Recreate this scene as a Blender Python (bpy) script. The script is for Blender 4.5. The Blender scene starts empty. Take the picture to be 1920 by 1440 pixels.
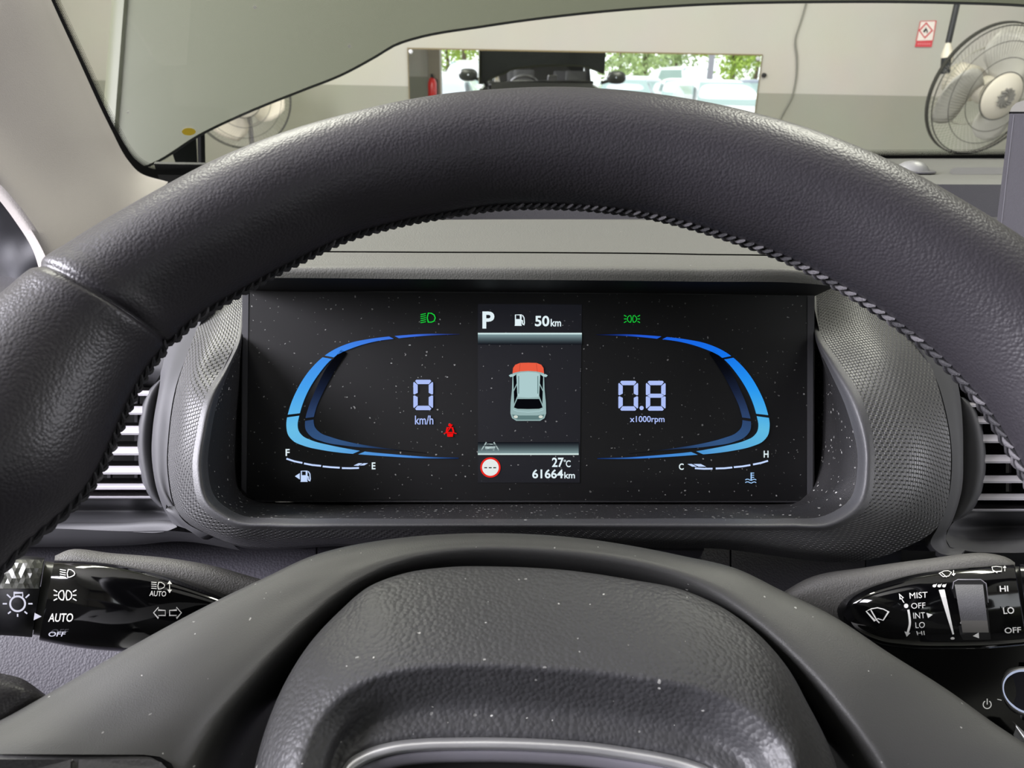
import bpy, bmesh, math, random
from math import sin, cos, tan, pi, radians, atan2, hypot
from mathutils import Vector, Matrix
from mathutils.bvhtree import BVHTree
from mathutils.geometry import tessellate_polygon

random.seed(7)
SC = bpy.context.scene
COL = SC.collection

# ------------------------------------------------------------------ camera
F = 1440.0                      # focal length in pixels of a 1920 wide frame
PITCH, ROLL = radians(22.0), radians(1.1)
CAMZ = 1.15
_r0 = Vector((1, 0, 0)); _f0 = Vector((0, cos(PITCH), -sin(PITCH))); _u0 = Vector((0, sin(PITCH), cos(PITCH)))
RGT = (_r0 * cos(ROLL) + _u0 * sin(ROLL)); UPV = (_u0 * cos(ROLL) - _r0 * sin(ROLL)); FWD = _f0
EYE = Vector((0, 0, CAMZ))
cd = bpy.data.cameras.new('camera'); cam = bpy.data.objects.new('camera', cd); COL.objects.link(cam)
cd.sensor_width = 36; cd.lens = 27.0; cd.clip_start = 0.005; cd.clip_end = 200
cam.matrix_world = Matrix(((RGT.x, UPV.x, -FWD.x, EYE.x), (RGT.y, UPV.y, -FWD.y, EYE.y), (RGT.z, UPV.z, -FWD.z, EYE.z), (0, 0, 0, 1)))
cd.dof.use_dof = True; cd.dof.focus_distance = 0.31; cd.dof.aperture_fstop = 30
SC.camera = cam

# ------------------------------------------------------------------ light and exposure
SC.view_settings.view_transform = 'Standard'; SC.view_settings.look = 'None'
SC.view_settings.gamma = 1; SC.view_settings.use_curve_mapping = False
SC.view_settings.exposure = 0.0
w = bpy.data.worlds.new('sky'); SC.world = w; w.use_nodes = True
_b = w.node_tree.nodes['Background']; _b.inputs[0].default_value = (0.93, 0.97, 1.0, 1); _b.inputs[1].default_value = 2.6

def area(name, loc, target, sx, sy, power, col):
    l = bpy.data.lights.new(name, 'AREA'); l.shape = 'RECTANGLE'; l.size = sx; l.size_y = sy; l.energy = power; l.color = col
    o = bpy.data.objects.new(name, l); COL.objects.link(o); o.location = loc
    d = Vector(target) - Vector(loc); o.rotation_euler = d.to_track_quat('-Z', 'Y').to_euler()
    return o
GLOW_FRONT = 96; GLOW_SIDE = 330
area('ceiling_tube_light', (-1.5, 2.5, 3.1), (-1.5, 2.5, 0), 0.35, 2.4, GLOW_FRONT, (1.0, 1.0, 0.86))
area('ceiling_tube_light', (1.5, 2.3, 3.1), (1.5, 2.3, 0), 0.35, 2.4, GLOW_FRONT, (1.0, 1.0, 0.86))
area('daylight_side', (-2.62, -0.3, 2.15), (0.0, 0.1, 1.0), 1.95, 1.25, GLOW_SIDE, (0.93, 0.91, 1.0))  # area lamp standing in for side daylight, placed for the rim highlight
area('added_light_other_side', (5.7, -0.3, 1.85), (0.3, 0.2, 0.9), 1.5, 1.1, GLOW_SIDE * .26, (0.93, 0.92, 1.0))  # added lamp, set in front of a made-up window

# ------------------------------------------------------------------ helpers: projection
def W(px, py, d):
    return EYE + RGT * ((px - 960) / F * d) + UPV * ((720 - py) / F * d) + FWD * d
def ray(px, py):
    return RGT * ((px - 960) / F) + UPV * ((720 - py) / F) + FWD
def on_plane(px, py, p0, n):
    r = ray(px, py); t = (Vector(p0) - EYE).dot(n) / r.dot(n)
    return EYE + r * t
def dep(p):
    return (Vector(p) - EYE).dot(FWD)

# ------------------------------------------------------------------ helpers: materials
def lin(c):
    return tuple((v / 12.92 if v <= .04045 else ((v + .055) / 1.055) ** 2.4) for v in (x / 255 for x in c)) + (1,)
class NT:
    def __init__(s, name):
        s.m = bpy.data.materials.new(name); s.m.use_nodes = True; s.t = s.m.node_tree
        s.b = s.t.nodes['Principled BSDF']; s.out = s.t.nodes['Material Output']
    def n(s, typ, **kw):
        x = s.t.nodes.new(typ)
        for k, v in kw.items():
            if k.startswith('i_'):
                x.inputs[int(k[2:])].default_value = v
            else:
                setattr(x, k, v)
        return x
    def l(s, a, b): s.t.links.new(a, b)
    def math(s, op, a, b=None, clamp=False):
        x = s.t.nodes.new('ShaderNodeMath'); x.operation = op; x.use_clamp = clamp
        for i, v in enumerate((a, b)):
            if v is None: continue
            if isinstance(v, (int, float)): x.inputs[i].default_value = v
            else: s.l(v, x.inputs[i])
        return x.outputs[0]
def dust_mask(t, co, scale, amount, size=.16):
    """white specks: few voronoi cells, small round or stretched dots"""
    nz = t.n('ShaderNodeTexNoise'); nz.inputs['Scale'].default_value = scale * 1.2; t.l(co, nz.inputs['Vector'])
    mx = t.n('ShaderNodeMixRGB'); mx.inputs[0].default_value = .0015; t.l(co, mx.inputs[1]); t.l(nz.outputs['Color'], mx.inputs[2])
    v = t.n('ShaderNodeTexVoronoi'); v.inputs['Scale'].default_value = scale; t.l(mx.outputs[0], v.inputs['Vector'])
    sp = t.n('ShaderNodeSeparateColor'); t.l(v.outputs['Color'], sp.inputs[0])
    pick = t.math('GREATER_THAN', sp.outputs[0], 1 - amount)
    r = t.math('MULTIPLY', sp.outputs[1], size)
    near = t.math('LESS_THAN', v.outputs['Distance'], r)
    return t.math('MULTIPLY', t.math('MULTIPLY', pick, near), t.math('ADD', t.math('MULTIPLY', sp.outputs[2], .55), .2))
def mat(name, col, rough=.5, metal=0.0, spec=.5, leather=None, noise=None, dust=None, weave=None, coat=0.0, mottled=0.0):
    t = NT(name); b = t.b
    c = lin(col); b.inputs['Base Color'].default_value = c
    b.inputs['Roughness'].default_value = rough; b.inputs['Metallic'].default_value = metal
    b.inputs['Specular IOR Level'].default_value = spec
    b.inputs['Coat Weight'].default_value = coat
    tc = t.n('ShaderNodeTexCoord'); co = tc.outputs['Object']
    colout = None
    if mottled:
        nz = t.n('ShaderNodeTexNoise'); nz.inputs['Scale'].default_value = 3.0; nz.inputs['Detail'].default_value = 6; t.l(co, nz.inputs['Vector'])
        mx = t.n('ShaderNodeMixRGB'); mx.inputs[1].default_value = c; mx.inputs[2].default_value = tuple(v * (1 - mottled) for v in c[:3]) + (1,)
        rp = t.math('MULTIPLY', t.math('SUBTRACT', nz.outputs['Fac'], .45), 3.0, True); t.l(rp, mx.inputs[0]); colout = mx.outputs[0]
    if dust:
        sc, am = dust[0], dust[1]
        m = dust_mask(t, co, sc, am, dust[2] if len(dust) > 2 else .16)
        mx = t.n('ShaderNodeMixRGB'); mx.inputs[1].default_value = c; mx.inputs[2].default_value = (.55, .55, .52, 1)
        if colout: t.l(colout, mx.inputs[1])
        t.l(m, mx.inputs[0]); colout = mx.outputs[0]
    if colout: t.l(colout, b.inputs['Base Color'])
    h = None
    if leather:
        sc, st = leather
        nz = t.n('ShaderNodeTexNoise'); nz.inputs['Scale'].default_value = sc * .6; t.l(co, nz.inputs['Vector'])
        mx = t.n('ShaderNodeMixRGB'); mx.inputs[0].default_value = .06 / sc; t.l(co, mx.inputs[1]); t.l(nz.outputs['Color'], mx.inputs[2])
        v = t.n('ShaderNodeTexVoronoi'); v.inputs['Scale'].default_value = sc; t.l(mx.outputs[0], v.inputs['Vector'])
        v.feature = 'SMOOTH_F1'; v.inputs['Smoothness'].default_value = .35; h = t.math('SUBTRACT', 1.0, v.outputs['Distance']); dist = st
    elif noise:
        sc, st = noise
        nz = t.n('ShaderNodeTexNoise'); nz.inputs['Scale'].default_value = sc; nz.inputs['Detail'].default_value = 3; t.l(co, nz.inputs['Vector'])
        h = nz.outputs['Fac']; dist = st
    elif weave:
        pu, pv, st = weave
        sp = t.n('ShaderNodeSeparateXYZ'); t.l(tc.outputs['UV'], sp.inputs[0])
        a = t.math('COSINE', t.math('MULTIPLY', sp.outputs[0], 2 * pi / pu)); c2 = t.math('COSINE', t.math('MULTIPLY', sp.outputs[1], 2 * pi / pv))
        h = t.math('MULTIPLY', t.math('ADD', t.math('MULTIPLY', a, c2), .35), 1.3, True); dist = st
    if h is not None:
        bp = t.n('ShaderNodeBump'); bp.inputs['Distance'].default_value = dist; bp.inputs['Strength'].default_value = 1.0
        t.l(h, bp.inputs['Height']); t.l(bp.outputs[0], b.inputs['Normal'])
    return t.m
def emit(name, col, strength=1.0):
    t = NT(name); t.t.nodes.remove(t.b)
    e = t.n('ShaderNodeEmission'); e.inputs[0].default_value = lin(col); e.inputs[1].default_value = strength
    t.l(e.outputs[0], t.out.inputs[0]); return t.m
def emit_attr(name):
    t = NT(name); t.t.nodes.remove(t.b)
    e = t.n('ShaderNodeEmission'); a = t.n('ShaderNodeAttribute', attribute_name='Col')
    t.l(a.outputs['Color'], e.inputs[0]); t.l(e.outputs[0], t.out.inputs[0]); return t.m
def glass(name, tint=(.97, .99, .97), refl=1.0):
    t = NT(name); t.t.nodes.remove(t.b)
    tr = t.n('ShaderNodeBsdfTransparent'); tr.inputs[0].default_value = tint + (1,)
    gl = t.n('ShaderNodeBsdfGlossy'); gl.inputs['Roughness'].default_value = .02
    fr = t.n('ShaderNodeLayerWeight'); fr.inputs[0].default_value = .5; fz = t.math('ADD', t.math('MULTIPLY', t.math('POWER', fr.outputs['Facing'], 5.0), .92), .045)
    mx = t.n('ShaderNodeMixShader'); t.l(t.math('MULTIPLY', fz, refl), mx.inputs[0]); t.l(tr.outputs[0], mx.inputs[1]); t.l(gl.outputs[0], mx.inputs[2])
    t.l(mx.outputs[0], t.out.inputs[0]); return t.m

# ------------------------------------------------------------------ helpers: objects
def root_loc(p):
    while p.parent: p = p.parent
    return Vector(p.location)
def thing(name, label, cat, loc=(0, 0, 0), rot=(0, 0, 0), group=None):
    o = bpy.data.objects.new(name, None); COL.objects.link(o); o.location = loc; o.rotation_euler = rot
    o.empty_display_size = .02; o['label'] = label; o['category'] = cat
    if group: o['group'] = group
    return o
def tag(o, label=None, cat=None, group=None, kind=None):
    if label: o['label'] = label
    if cat: o['category'] = cat
    if group: o['group'] = group
    if kind: o['kind'] = kind
    return o
def obj(name, verts, faces, m, parent=None, smooth=True, uvs=None, cols=None, local=False, label=None):
    me = bpy.data.meshes.new(name)
    off = Vector((0, 0, 0))
    if parent and not local: off = root_loc(parent)
    me.from_pydata([tuple(Vector(v) - off) for v in verts], [], faces)
    for mm in (m if isinstance(m, (list, tuple)) else [m]): me.materials.append(mm)
    if uvs:
        ul = me.uv_layers.new(name='UVMap')
        for lp in me.loops: ul.data[lp.index].uv = uvs[lp.vertex_index]
    if cols:
        ca = me.color_attributes.new('Col', 'FLOAT_COLOR', 'POINT')
        for i, c in enumerate(cols): ca.data[i].color = c
    if smooth:
        for p in me.polygons: p.use_smooth = True
    me.update()
    o = bpy.data.objects.new(name, me); COL.objects.link(o)
    if parent: o.parent = parent
    if label: o['label'] = label
    return o
def crom(P, n, closed=False):
    """Catmull-Rom resample of a list of tuples (any dimension), chord length parametrised"""
    P = [tuple(map(float, p)) for p in P]
    k = len(P); D = len(P[0])
    if k == 2: return [tuple(P[0][i] + (P[1][i] - P[0][i]) * j / (n - 1) for i in range(D)) for j in range(n)]
    sc = [1, 1, 1] if D == 3 and max(abs(p[0]) for p in P) < 20 else [1, 1] + [1440] * (D - 2)
    T = [0]
    for a, b in zip(P, P[1:]): T.append(T[-1] + max(1e-9, sum((sc[min(i, 2)] * (a[i] - b[i])) ** 2 for i in range(D)) ** .5))
    tang = []
    for i in range(k):
        if i == 0: tang.append([(P[1][j] - P[0][j]) / (T[1] - T[0]) for j in range(D)])
        elif i == k - 1: tang.append([(P[-1][j] - P[-2][j]) / (T[-1] - T[-2]) for j in range(D)])
        else:
            h0, h1 = T[i] - T[i - 1], T[i + 1] - T[i]
            tang.append([((P[i][j] - P[i - 1][j]) / h0 * h1 + (P[i + 1][j] - P[i][j]) / h1 * h0) / (h0 + h1) for j in range(D)])
    out = []; s = 0
    for q in range(n):
        t = T[-1] * q / (n - 1)
        while s < k - 2 and t > T[s + 1]: s += 1
        h = T[s + 1] - T[s]; x = (t - T[s]) / h
        a, b, c, d = 2 * x ** 3 - 3 * x * x + 1, x ** 3 - 2 * x * x + x, -2 * x ** 3 + 3 * x * x, x ** 3 - x * x
        out.append(tuple(a * P[s][j] + b * h * tang[s][j] + c * P[s + 1][j] + d * h * tang[s + 1][j] for j in range(D)))
    return out
def grid_faces(nv, nu, closed_u=False):
    fs = []
    for i in range(nv - 1):
        for j in range(nu if closed_u else nu - 1):
            a = i * nu + j; b = i * nu + (j + 1) % nu
            fs.append((a, b, b + nu, a + nu))
    return fs
def face_camera(verts, faces):
    s = 0
    for f in faces[::max(1, len(faces) // 200)]:
        a, b, c = (Vector(verts[i]) for i in f[:3])
        nn = (b - a).cross(c - a); s += 1 if nn.dot(EYE - a) > 0 else -1
    return faces if s >= 0 else [tuple(reversed(f)) for f in faces]
def patch(name, rows, m, parent=None, nu=60, nv=None, thick=0.0, linear=False, world=False, label=None, bevel=0):
    """smooth surface through rows of (px, py, depth) points, or of world points"""
    R = [crom(r, nu) for r in rows]
    R = [[(Vector(p) if world else W(*p)) for p in r] for r in R]
    nv = nv or (len(rows) if linear else (len(rows) - 1) * 6 + 1)
    if not linear and len(rows) > 2:
        cols_ = [crom([tuple(R[i][j]) for i in range(len(R))], nv) for j in range(nu)]
        G = [[Vector(cols_[j][i]) for j in range(nu)] for i in range(nv)]
    elif len(rows) == 2:
        G = [[R[0][j].lerp(R[1][j], i / (nv - 1)) for j in range(nu)] for i in range(nv)]
    else:
        G = R; nv = len(rows)
    verts = [p for r in G for p in r]
    # uv in metres
    uv = []
    mid = nv // 2
    su = [0]
    for j in range(1, nu): su.append(su[-1] + (G[mid][j] - G[mid][j - 1]).length)
    vacc = [0.0] * nu
    for i in range(nv):
        for j in range(nu):
            if i: vacc[j] += (G[i][j] - G[i - 1][j]).length
            uv.append((su[j], vacc[j]))
    fs = face_camera(verts, grid_faces(nv, nu))
    o = obj(name, verts, fs, m, parent, uvs=uv, label=label)
    if thick:
        md = o.modifiers.new('solid', 'SOLIDIFY'); md.thickness = thick; md.offset = -1
        es = o.modifiers.new('edges', 'EDGE_SPLIT'); es.split_angle = radians(55)
    return o
def shift(row, dx=0, dy=0, dd=0):
    return [(p[0] + dx, p[1] + dy, p[2] + dd) for p in row]
def shrink(row, c, k, dd=0):
    return [(c[0] + (p[0] - c[0]) * k, c[1] + (p[1] - c[1]) * k, p[2] + dd) for p in row]

class Flat:
    def __init__(s, d): s.d = d if callable(d) else (lambda x, y: d)
    def at(s, x, y, off=0): return W(x, y, s.d(x, y) - off)
class Plane:
    def __init__(s, p0, n): s.p0, s.n = Vector(p0), Vector(n)
    def at(s, x, y, off=0):
        p = on_plane(x, y, s.p0, s.n); return p + (EYE - p).normalized() * off
class On:
    """surface of objects already built, met along the line of sight"""
    def __init__(s, *objs, back=.3):
        dg = bpy.context.evaluated_depsgraph_get(); bpy.context.view_layer.update()
        vs, fs = [], []
        for o in objs:
            k = len(vs); mw = o.matrix_world
            vs += [mw @ v.co for v in o.data.vertices]; fs += [[k + i for i in p.vertices] for p in o.data.polygons]
        s.b = BVHTree.FromPolygons(vs, fs); s.back = back
    def at(s, x, y, off=0):
        r = ray(x, y).normalized(); h = s.b.ray_cast(EYE, r)
        p = h[0] if h[0] else EYE + r * s.back
        s.back = (p - EYE).length
        return p - r * off
def decal(name, polys, surf, m, parent, off=.0004, thick=0, cols=None, label=None):
    """flat printed or raised shapes, each polygon a list of (px, py)"""
    vs, fs, cc = [], [], []
    for q, P in enumerate(polys):
        k = len(vs); tri = tessellate_polygon([[Vector((p[0], p[1], 0)) for p in P]])
        vs += [surf.at(p[0], p[1], off + thick) for p in P]
        if cols: cc += cols[q] if isinstance(cols[q], list) else [cols[q]] * len(P)
        fs += [tuple(k + i for i in t) for t in tri]
        if thick:
            k2 = len(vs); vs += [surf.at(p[0], p[1], 0) for p in P]
            n = len(P); fs += [(k + i, k + (i + 1) % n, k2 + (i + 1) % n, k2 + i) for i in range(n)]
            if cols: cc += [cc[k]] * n
    if not thick: fs = face_camera(vs, fs)
    return obj(name, vs, fs, m, parent, smooth=False, cols=cc or None, label=label)
def stroke(P, wd, closed=False, w2=None):
    P = [Vector((p[0], p[1])) for p in P]; n = len(P); L, Rr = [], []
    for i in range(n):
        a = P[i - 1] if (i or closed) else P[i]; b = P[(i + 1) % n] if (i < n - 1 or closed) else P[i]
        t = (b - a).normalized(); nn = Vector((-t.y, t.x))
        wi = wd / 2 if w2 is None else (wd + (w2 - wd) * i / (n - 1)) / 2
        k = 1.0
        if 0 < i < n - 1 or closed:
            t1 = (P[i] - a).normalized(); k = 1 / max(.5, abs(nn.dot(Vector((-t1.y, t1.x)))))
        L.append(P[i] + nn * wi * k); Rr.append(P[i] - nn * wi * k)
    m = n if closed else n - 1
    return [[tuple(L[i]), tuple(L[(i + 1) % n]), tuple(Rr[(i + 1) % n]), tuple(Rr[i])] for i in range(m)]
def circ(x, y, r, n=24, a0=0, a1=2 * pi, ry=None):
    full = abs(a1 - a0 - 2 * pi) < 1e-6
    return [(x + r * cos(a0 + (a1 - a0) * i / (n if full else n - 1)), y + (ry or r) * sin(a0 + (a1 - a0) * i / (n if full else n - 1))) for i in range(n)]
def text(name, s, quad, surf, m, parent, bold=0.0, off=.0004):
    """lettering fitted into a box (x0, y0, x1, y1) or four corners (tl, tr, br, bl)"""
    cu = bpy.data.curves.new('lettering', 'FONT'); cu.body = s; cu.offset = bold; cu.resolution_u = 4
    t = bpy.data.objects.new('lettering', cu); COL.objects.link(t)
    bpy.context.view_layer.update()
    me = bpy.data.meshes.new_from_object(t.evaluated_get(bpy.context.evaluated_depsgraph_get()))
    bpy.data.objects.remove(t)
    xs = [v.co.x for v in me.vertices]; ys = [v.co.y for v in me.vertices]
    x0, x1, y0, y1 = min(xs), max(xs), min(ys), max(ys)
    if len(quad) == 4 and not isinstance(quad[0], tuple):
        q = quad; quad = ((q[0], q[1]), (q[2], q[1]), (q[2], q[3]), (q[0], q[3]))
    tl, tr, br, bl = [Vector(p) for p in quad]
    vs = []
    for v in me.vertices:
        u = (v.co.x - x0) / (x1 - x0); k = (v.co.y - y0) / (y1 - y0)
        p = bl.lerp(br, u).lerp(tl.lerp(tr, u), k); vs.append(surf.at(p.x, p.y, off))
    fs = face_camera(vs, [tuple(p.vertices) for p in me.polygons])
    bpy.data.meshes.remove(me)
    return obj(name, vs, fs, m, parent, smooth=False)

# shape makers in plain coordinates
class MB:
    def __init__(s): s.v, s.f = [], []
    def add(s, v, f):
        k = len(s.v); s.v += [Vector(x) for x in v]; s.f += [tuple(k + i for i in q) for q in f]; return s
    def box(s, a, b):
        x0, y0, z0 = a; x1, y1, z1 = b
        return s.add([(x0, y0, z0), (x1, y0, z0), (x1, y1, z0), (x0, y1, z0), (x0, y0, z1), (x1, y0, z1), (x1, y1, z1), (x0, y1, z1)],
                     [(0, 3, 2, 1), (4, 5, 6, 7), (0, 1, 5, 4), (1, 2, 6, 5), (2, 3, 7, 6), (3, 0, 4, 7)])
    def tube(s, P, r, n=8, closed=False):
        P = [Vector(p) for p in P]; k = len(P); vs = []
        up = Vector((.13, .31, .94))
        for i in range(k):
            a = P[i - 1] if (i or closed) else P[i]; b = P[(i + 1) % k] if (i < k - 1 or closed) else P[i]
            t = (b - a).normalized(); x = t.cross(up)
            if x.length < .05: x = t.cross(Vector((1, 0, 0)))
            x.normalize(); y = t.cross(x)
            rr = r[i] if isinstance(r, (list, tuple)) else r
            vs += [P[i] + (x * cos(2 * pi * j / n) + y * sin(2 * pi * j / n)) * rr for j in range(n)]
        fs = []
        for i in range(k if closed else k - 1):
            for j in range(n):
                a, b = i * n + j, i * n + (j + 1) % n; c, d = ((i + 1) % k) * n + (j + 1) % n, ((i + 1) % k) * n + j
                fs.append((a, b, c, d))
        if not closed: fs += [tuple(reversed(range(n))), tuple((k - 1) * n + j for j in range(n))]
        return s.add(vs, fs)
    def lathe(s, prof, n=32, M=None):
        """profile (r, z) about z"""
        k = len(prof); vs = [Vector((r * cos(2 * pi * j / n), r * sin(2 * pi * j / n), z)) for r, z in prof for j in range(n)]
        if M: vs = [M @ v for v in vs]
        return s.add(vs, [(i * n + j, i * n + (j + 1) % n, (i + 1) * n + (j + 1) % n, (i + 1) * n + j) for i in range(k - 1) for j in range(n)])
    def build(s, name, m, parent=None, smooth=True, local=True, label=None):
        o = obj(name, s.v, s.f, m, parent, smooth=False, local=local, label=label)
        if smooth: 
            for p in o.data.polygons: p.use_smooth = True
            md = o.modifiers.new('edges', 'EDGE_SPLIT'); md.split_angle = radians(38)
        return o
def copy_tree(o, parent=None):
    c = o.copy(); COL.objects.link(c)
    if parent: c.parent = parent
    for ch in list(o.children): copy_tree(ch, c)
    return c

# ------------------------------------------------------------------ materials
leather_rim = mat('rim leather', (44, 42, 46), .42, leather=(1150, .00011), spec=.55)
leather_pad = mat('airbag leather', (54, 54, 56), .5, leather=(760, .0002), dust=(430, .14, .2))
plastic_hub = mat('satin dark plastic', (57, 57, 56), .5, noise=(2500, .00008), dust=(430, .12, .18))
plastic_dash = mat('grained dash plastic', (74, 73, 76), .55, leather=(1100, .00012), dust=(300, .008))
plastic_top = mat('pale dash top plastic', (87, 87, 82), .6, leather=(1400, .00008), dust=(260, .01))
plastic_side = mat('smooth grey fascia', (65, 65, 68), .62, spec=.35, dust=(240, .008))
plastic_band = mat('knurled grey trim', (70, 70, 71), .42, weave=(.0034, .0026, .0005), dust=(260, .006))
plastic_lip = mat('rounded surround plastic', (66, 66, 68), .45, noise=(2600, .0001), dust=(300, .05, .2))
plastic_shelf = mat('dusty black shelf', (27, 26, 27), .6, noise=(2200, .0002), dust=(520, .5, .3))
matte_black = mat('matte black', (14, 14, 15), .6)
deep_black = mat('deep black', (5, 5, 6), .8, spec=.2)
gloss_black = mat('piano black', (6, 6, 7), .08, coat=.3, dust=(330, .035, .16))
gloss_clean = mat('glossy black button', (9, 9, 10), .15)
stalk_cap = mat('stalk cap plastic', (86, 85, 82), .55, noise=(1800, .00025))
silver = mat('satin silver', (205, 205, 206), .38, metal=.75)
silver_dull = mat('dull silver', (142, 140, 148), .42, metal=.4)
vent_silver = mat('vent satin silver', (226, 223, 230), .35, metal=.15)
vent_top = mat('vent blade grain', (62, 58, 60), .6, noise=(1500, .0003))
pillar_cloth = mat('pillar trim plastic', (170, 164, 160), .6, noise=(1500, .0002))
seal_dark = mat('dark door seal', (40, 40, 46), .6)
thread = mat('dark stitching thread', (44, 43, 46), .6, noise=(3000, .0003))
thread_pale = mat('worn pale thread', (86, 84, 87), .6, noise=(3000, .0003))
print_white = mat('white printing', (228, 228, 222), .5)
print_lit = emit('backlit white', (222, 222, 240), 1.0)
khaki = mat('khaki car paint', (80, 83, 66), .36, coat=.15)
khaki_edge = mat('hood edge dark', (30, 32, 34), .5)
insul = mat('hood insulation', (40, 44, 46), .8, noise=(60, .004), mottled=.5)
yellow = mat('yellow sticker', (205, 175, 10), .5, mottled=.35)
wind = glass('windshield glass', (.985, .99, .975), .55)

# ================================================================== SETTING: the garage
YAW = radians(-.4)
WALL_Y = 5.0
wn = Vector((sin(YAW), -cos(YAW), 0)); wp = Vector((0, WALL_Y, 0))       # front wall plane
front = Plane(wp, wn)
wt = Vector((cos(YAW), sin(YAW), 0))
plaster = NT('painted wall')
_tc = plaster.n('ShaderNodeTexCoord'); _sp = plaster.n('ShaderNodeSeparateXYZ'); plaster.l(_tc.outputs['Object'], _sp.inputs[0])
DADO = 1.068
_nz = plaster.n('ShaderNodeTexNoise'); _nz.inputs['Scale'].default_value = 3; _nz.inputs['Detail'].default_value = 7; plaster.l(_tc.outputs['Object'], _nz.inputs['Vector'])
_mx = plaster.n('ShaderNodeMixRGB'); plaster.l(plaster.math('GREATER_THAN', _sp.outputs[2], DADO), _mx.inputs[0])
_mx.inputs[1].default_value = lin((142, 142, 130)); _mx.inputs[2].default_value = lin((176, 173, 164))
_m2 = plaster.n('ShaderNodeMixRGB', blend_type='MULTIPLY'); _m2.inputs[0].default_value = .12; plaster.l(_mx.outputs[0], _m2.inputs[1]); plaster.l(_nz.outputs['Color'], _m2.inputs[2])
plaster.l(_m2.outputs[0], plaster.b.inputs['Base Color']); plaster.b.inputs['Roughness'].default_value = .75
wall_m = plaster.m
concrete = mat('grey concrete floor', (120, 120, 116), .5, mottled=.3)
ceil_m = mat('white ceiling panels', (225, 224, 214), .8)
def struct(name, m, *boxes, rot=None):
    b = MB()
    for q in boxes: b.box(*q)
    o = b.build(name, m, smooth=False); o['kind'] = 'structure'
    if rot: o.rotation_euler = (0, 0, rot)
    return o
o = struct('wall_front', wall_m, ((-3.2, 0, 0), (6.0, .2, 3.4))); o.location = (0, WALL_Y, 0); o.rotation_euler = (0, 0, YAW)
struct('wall_left', wall_m, ((-2.9, -5.4, 0), (-2.7, -1.3, 3.4)), ((-2.9, .7, 0), (-2.7, 5.3, 3.4)), ((-2.9, -1.3, 0), (-2.7, .7, 1.5)), ((-2.9, -1.3, 2.8), (-2.7, .7, 3.4)))
struct('wall_right', wall_m, ((5.8, -5.4, 0), (6.0, -1.2, 3.4)), ((5.8, .6, 0), (6.0, 5.3, 3.4)), ((5.8, -1.2, 0), (6.0, .6, 1.1)), ((5.8, -1.2, 2.6), (6.0, .6, 3.4)))
struct('floor', concrete, ((-2.9, -5.65, -.5), (6.0, 5.3, 0)))
struct('ground', mat('pale asphalt', (150, 150, 148), .8, mottled=.25), ((-60, -110, -.5), (60, -5.65, -.35)))
struct('ceiling', ceil_m, ((-2.9, -5.6, 3.4), (6.0, 5.3, 3.5)))

def refl(px, py, D):
    """point seen at (px, py) in the wall mirror after a path of length D along the view axis"""
    r = ray(px, py); t = (wp - EYE).dot(wn) / r.dot(wn); hit = EYE + r * t
    return hit + (r - wn * (2 * r.dot(wn))) * (D - t)
bm_y = -5.4
# rear wall and post beside the doorway, as the wall mirror shows them
_p = refl(826, 150, 14.3); bx = _p.x
struct('wall_rear', wall_m, ((-2.9, -5.6, 0), (bx - .22, -5.4, 3.4)), ((-2.9, -5.6, 2.95), (6.0, -5.4, 3.4)))
struct('trim_1', mat('brown door post', (128, 120, 104), .6), ((bx - .22, -5.65, 0), (bx, -5.3, 3.4)))
for o in (1, 2):  # made-up window frames, added around the two side lamps
    x0, x1 = ((-2.86, -2.74) if o == 1 else (5.84, 5.96)); y0, y1, z0, z1 = ((-1.3, .7, 1.5, 2.8) if o == 1 else (-1.2, .6, 1.1, 2.6))
    fr = struct('window_%d' % o, mat('aluminium frame %d' % o, (170, 172, 172), .4, metal=.6),
                ((x0, y0, z0), (x1, y1, z0 + .05)), ((x0, y0, z1 - .05), (x1, y1, z1)), ((x0, y0, z0), (x1, y0 + .05, z1)), ((x0, y1 - .05, z0), (x1, y1, z1)), ((x0, (y0 + y1) / 2 - .025, z0), (x1, (y0 + y1) / 2 + .025, z1)))
for o in list(COL.objects):
    if o.type == 'LIGHT' and o.name.startswith('ceiling_tube'):
        tl = thing('ceiling_light', 'long fluorescent ceiling fitting above the car, %s the fan' % ('further from' if o.location.x < 0 else 'nearer to'), 'light', (o.location.x, o.location.y, 3.4), group='fluorescent fittings on the ceiling')
        MB().box((-.2, -1.25, -.09), (.2, 1.25, 0)).build('housing', ceil_m, tl, smooth=False)
        MB().box((-.17, -1.2, -.105), (.17, 1.2, -.09)).build('diffuser', emit('fluorescent diffuser', (255, 255, 240), 3.0), tl, smooth=False)
        o.location.z = 3.26

# ------------------------------------------------------------------ wall mirror
mir = thing('wall_mirror', 'wide frameless mirror on the cream wall reflecting parked cars', 'mirror', front.at(1095, 150))
mm = NT('mirror silver'); mm.t.nodes.remove(mm.b); _g = mm.n('ShaderNodeBsdfGlossy'); _g.inputs[0].default_value = (.9, .93, .9, 1); _g.inputs['Roughness'].default_value = .012; mm.l(_g.outputs[0], mm.out.inputs[0])
mq = [(766, 92), (1427, 105), (1410, 300), (772, 300)]
_bl = front.at(766, 92); _br = front.at(1427, 105)
def rectw(a, b, z0, z1, off):
    return [Vector((p.x, p.y, z)) + wn * off for p, z in ((a, z1), (b, z1), (b, z0), (a, z0))]
def slab(name, c4, thick, m, parent, nrm, label=None):
    vs = [Vector(p) for p in c4] + [Vector(p) - nrm * thick for p in c4]
    return obj(name, vs, [(3, 2, 1, 0), (4, 5, 6, 7), (0, 1, 5, 4), (1, 2, 6, 5), (2, 3, 7, 6), (3, 0, 4, 7)], m, parent, smooth=False, label=label)
ztop = (_bl.z + _br.z) / 2
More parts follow.
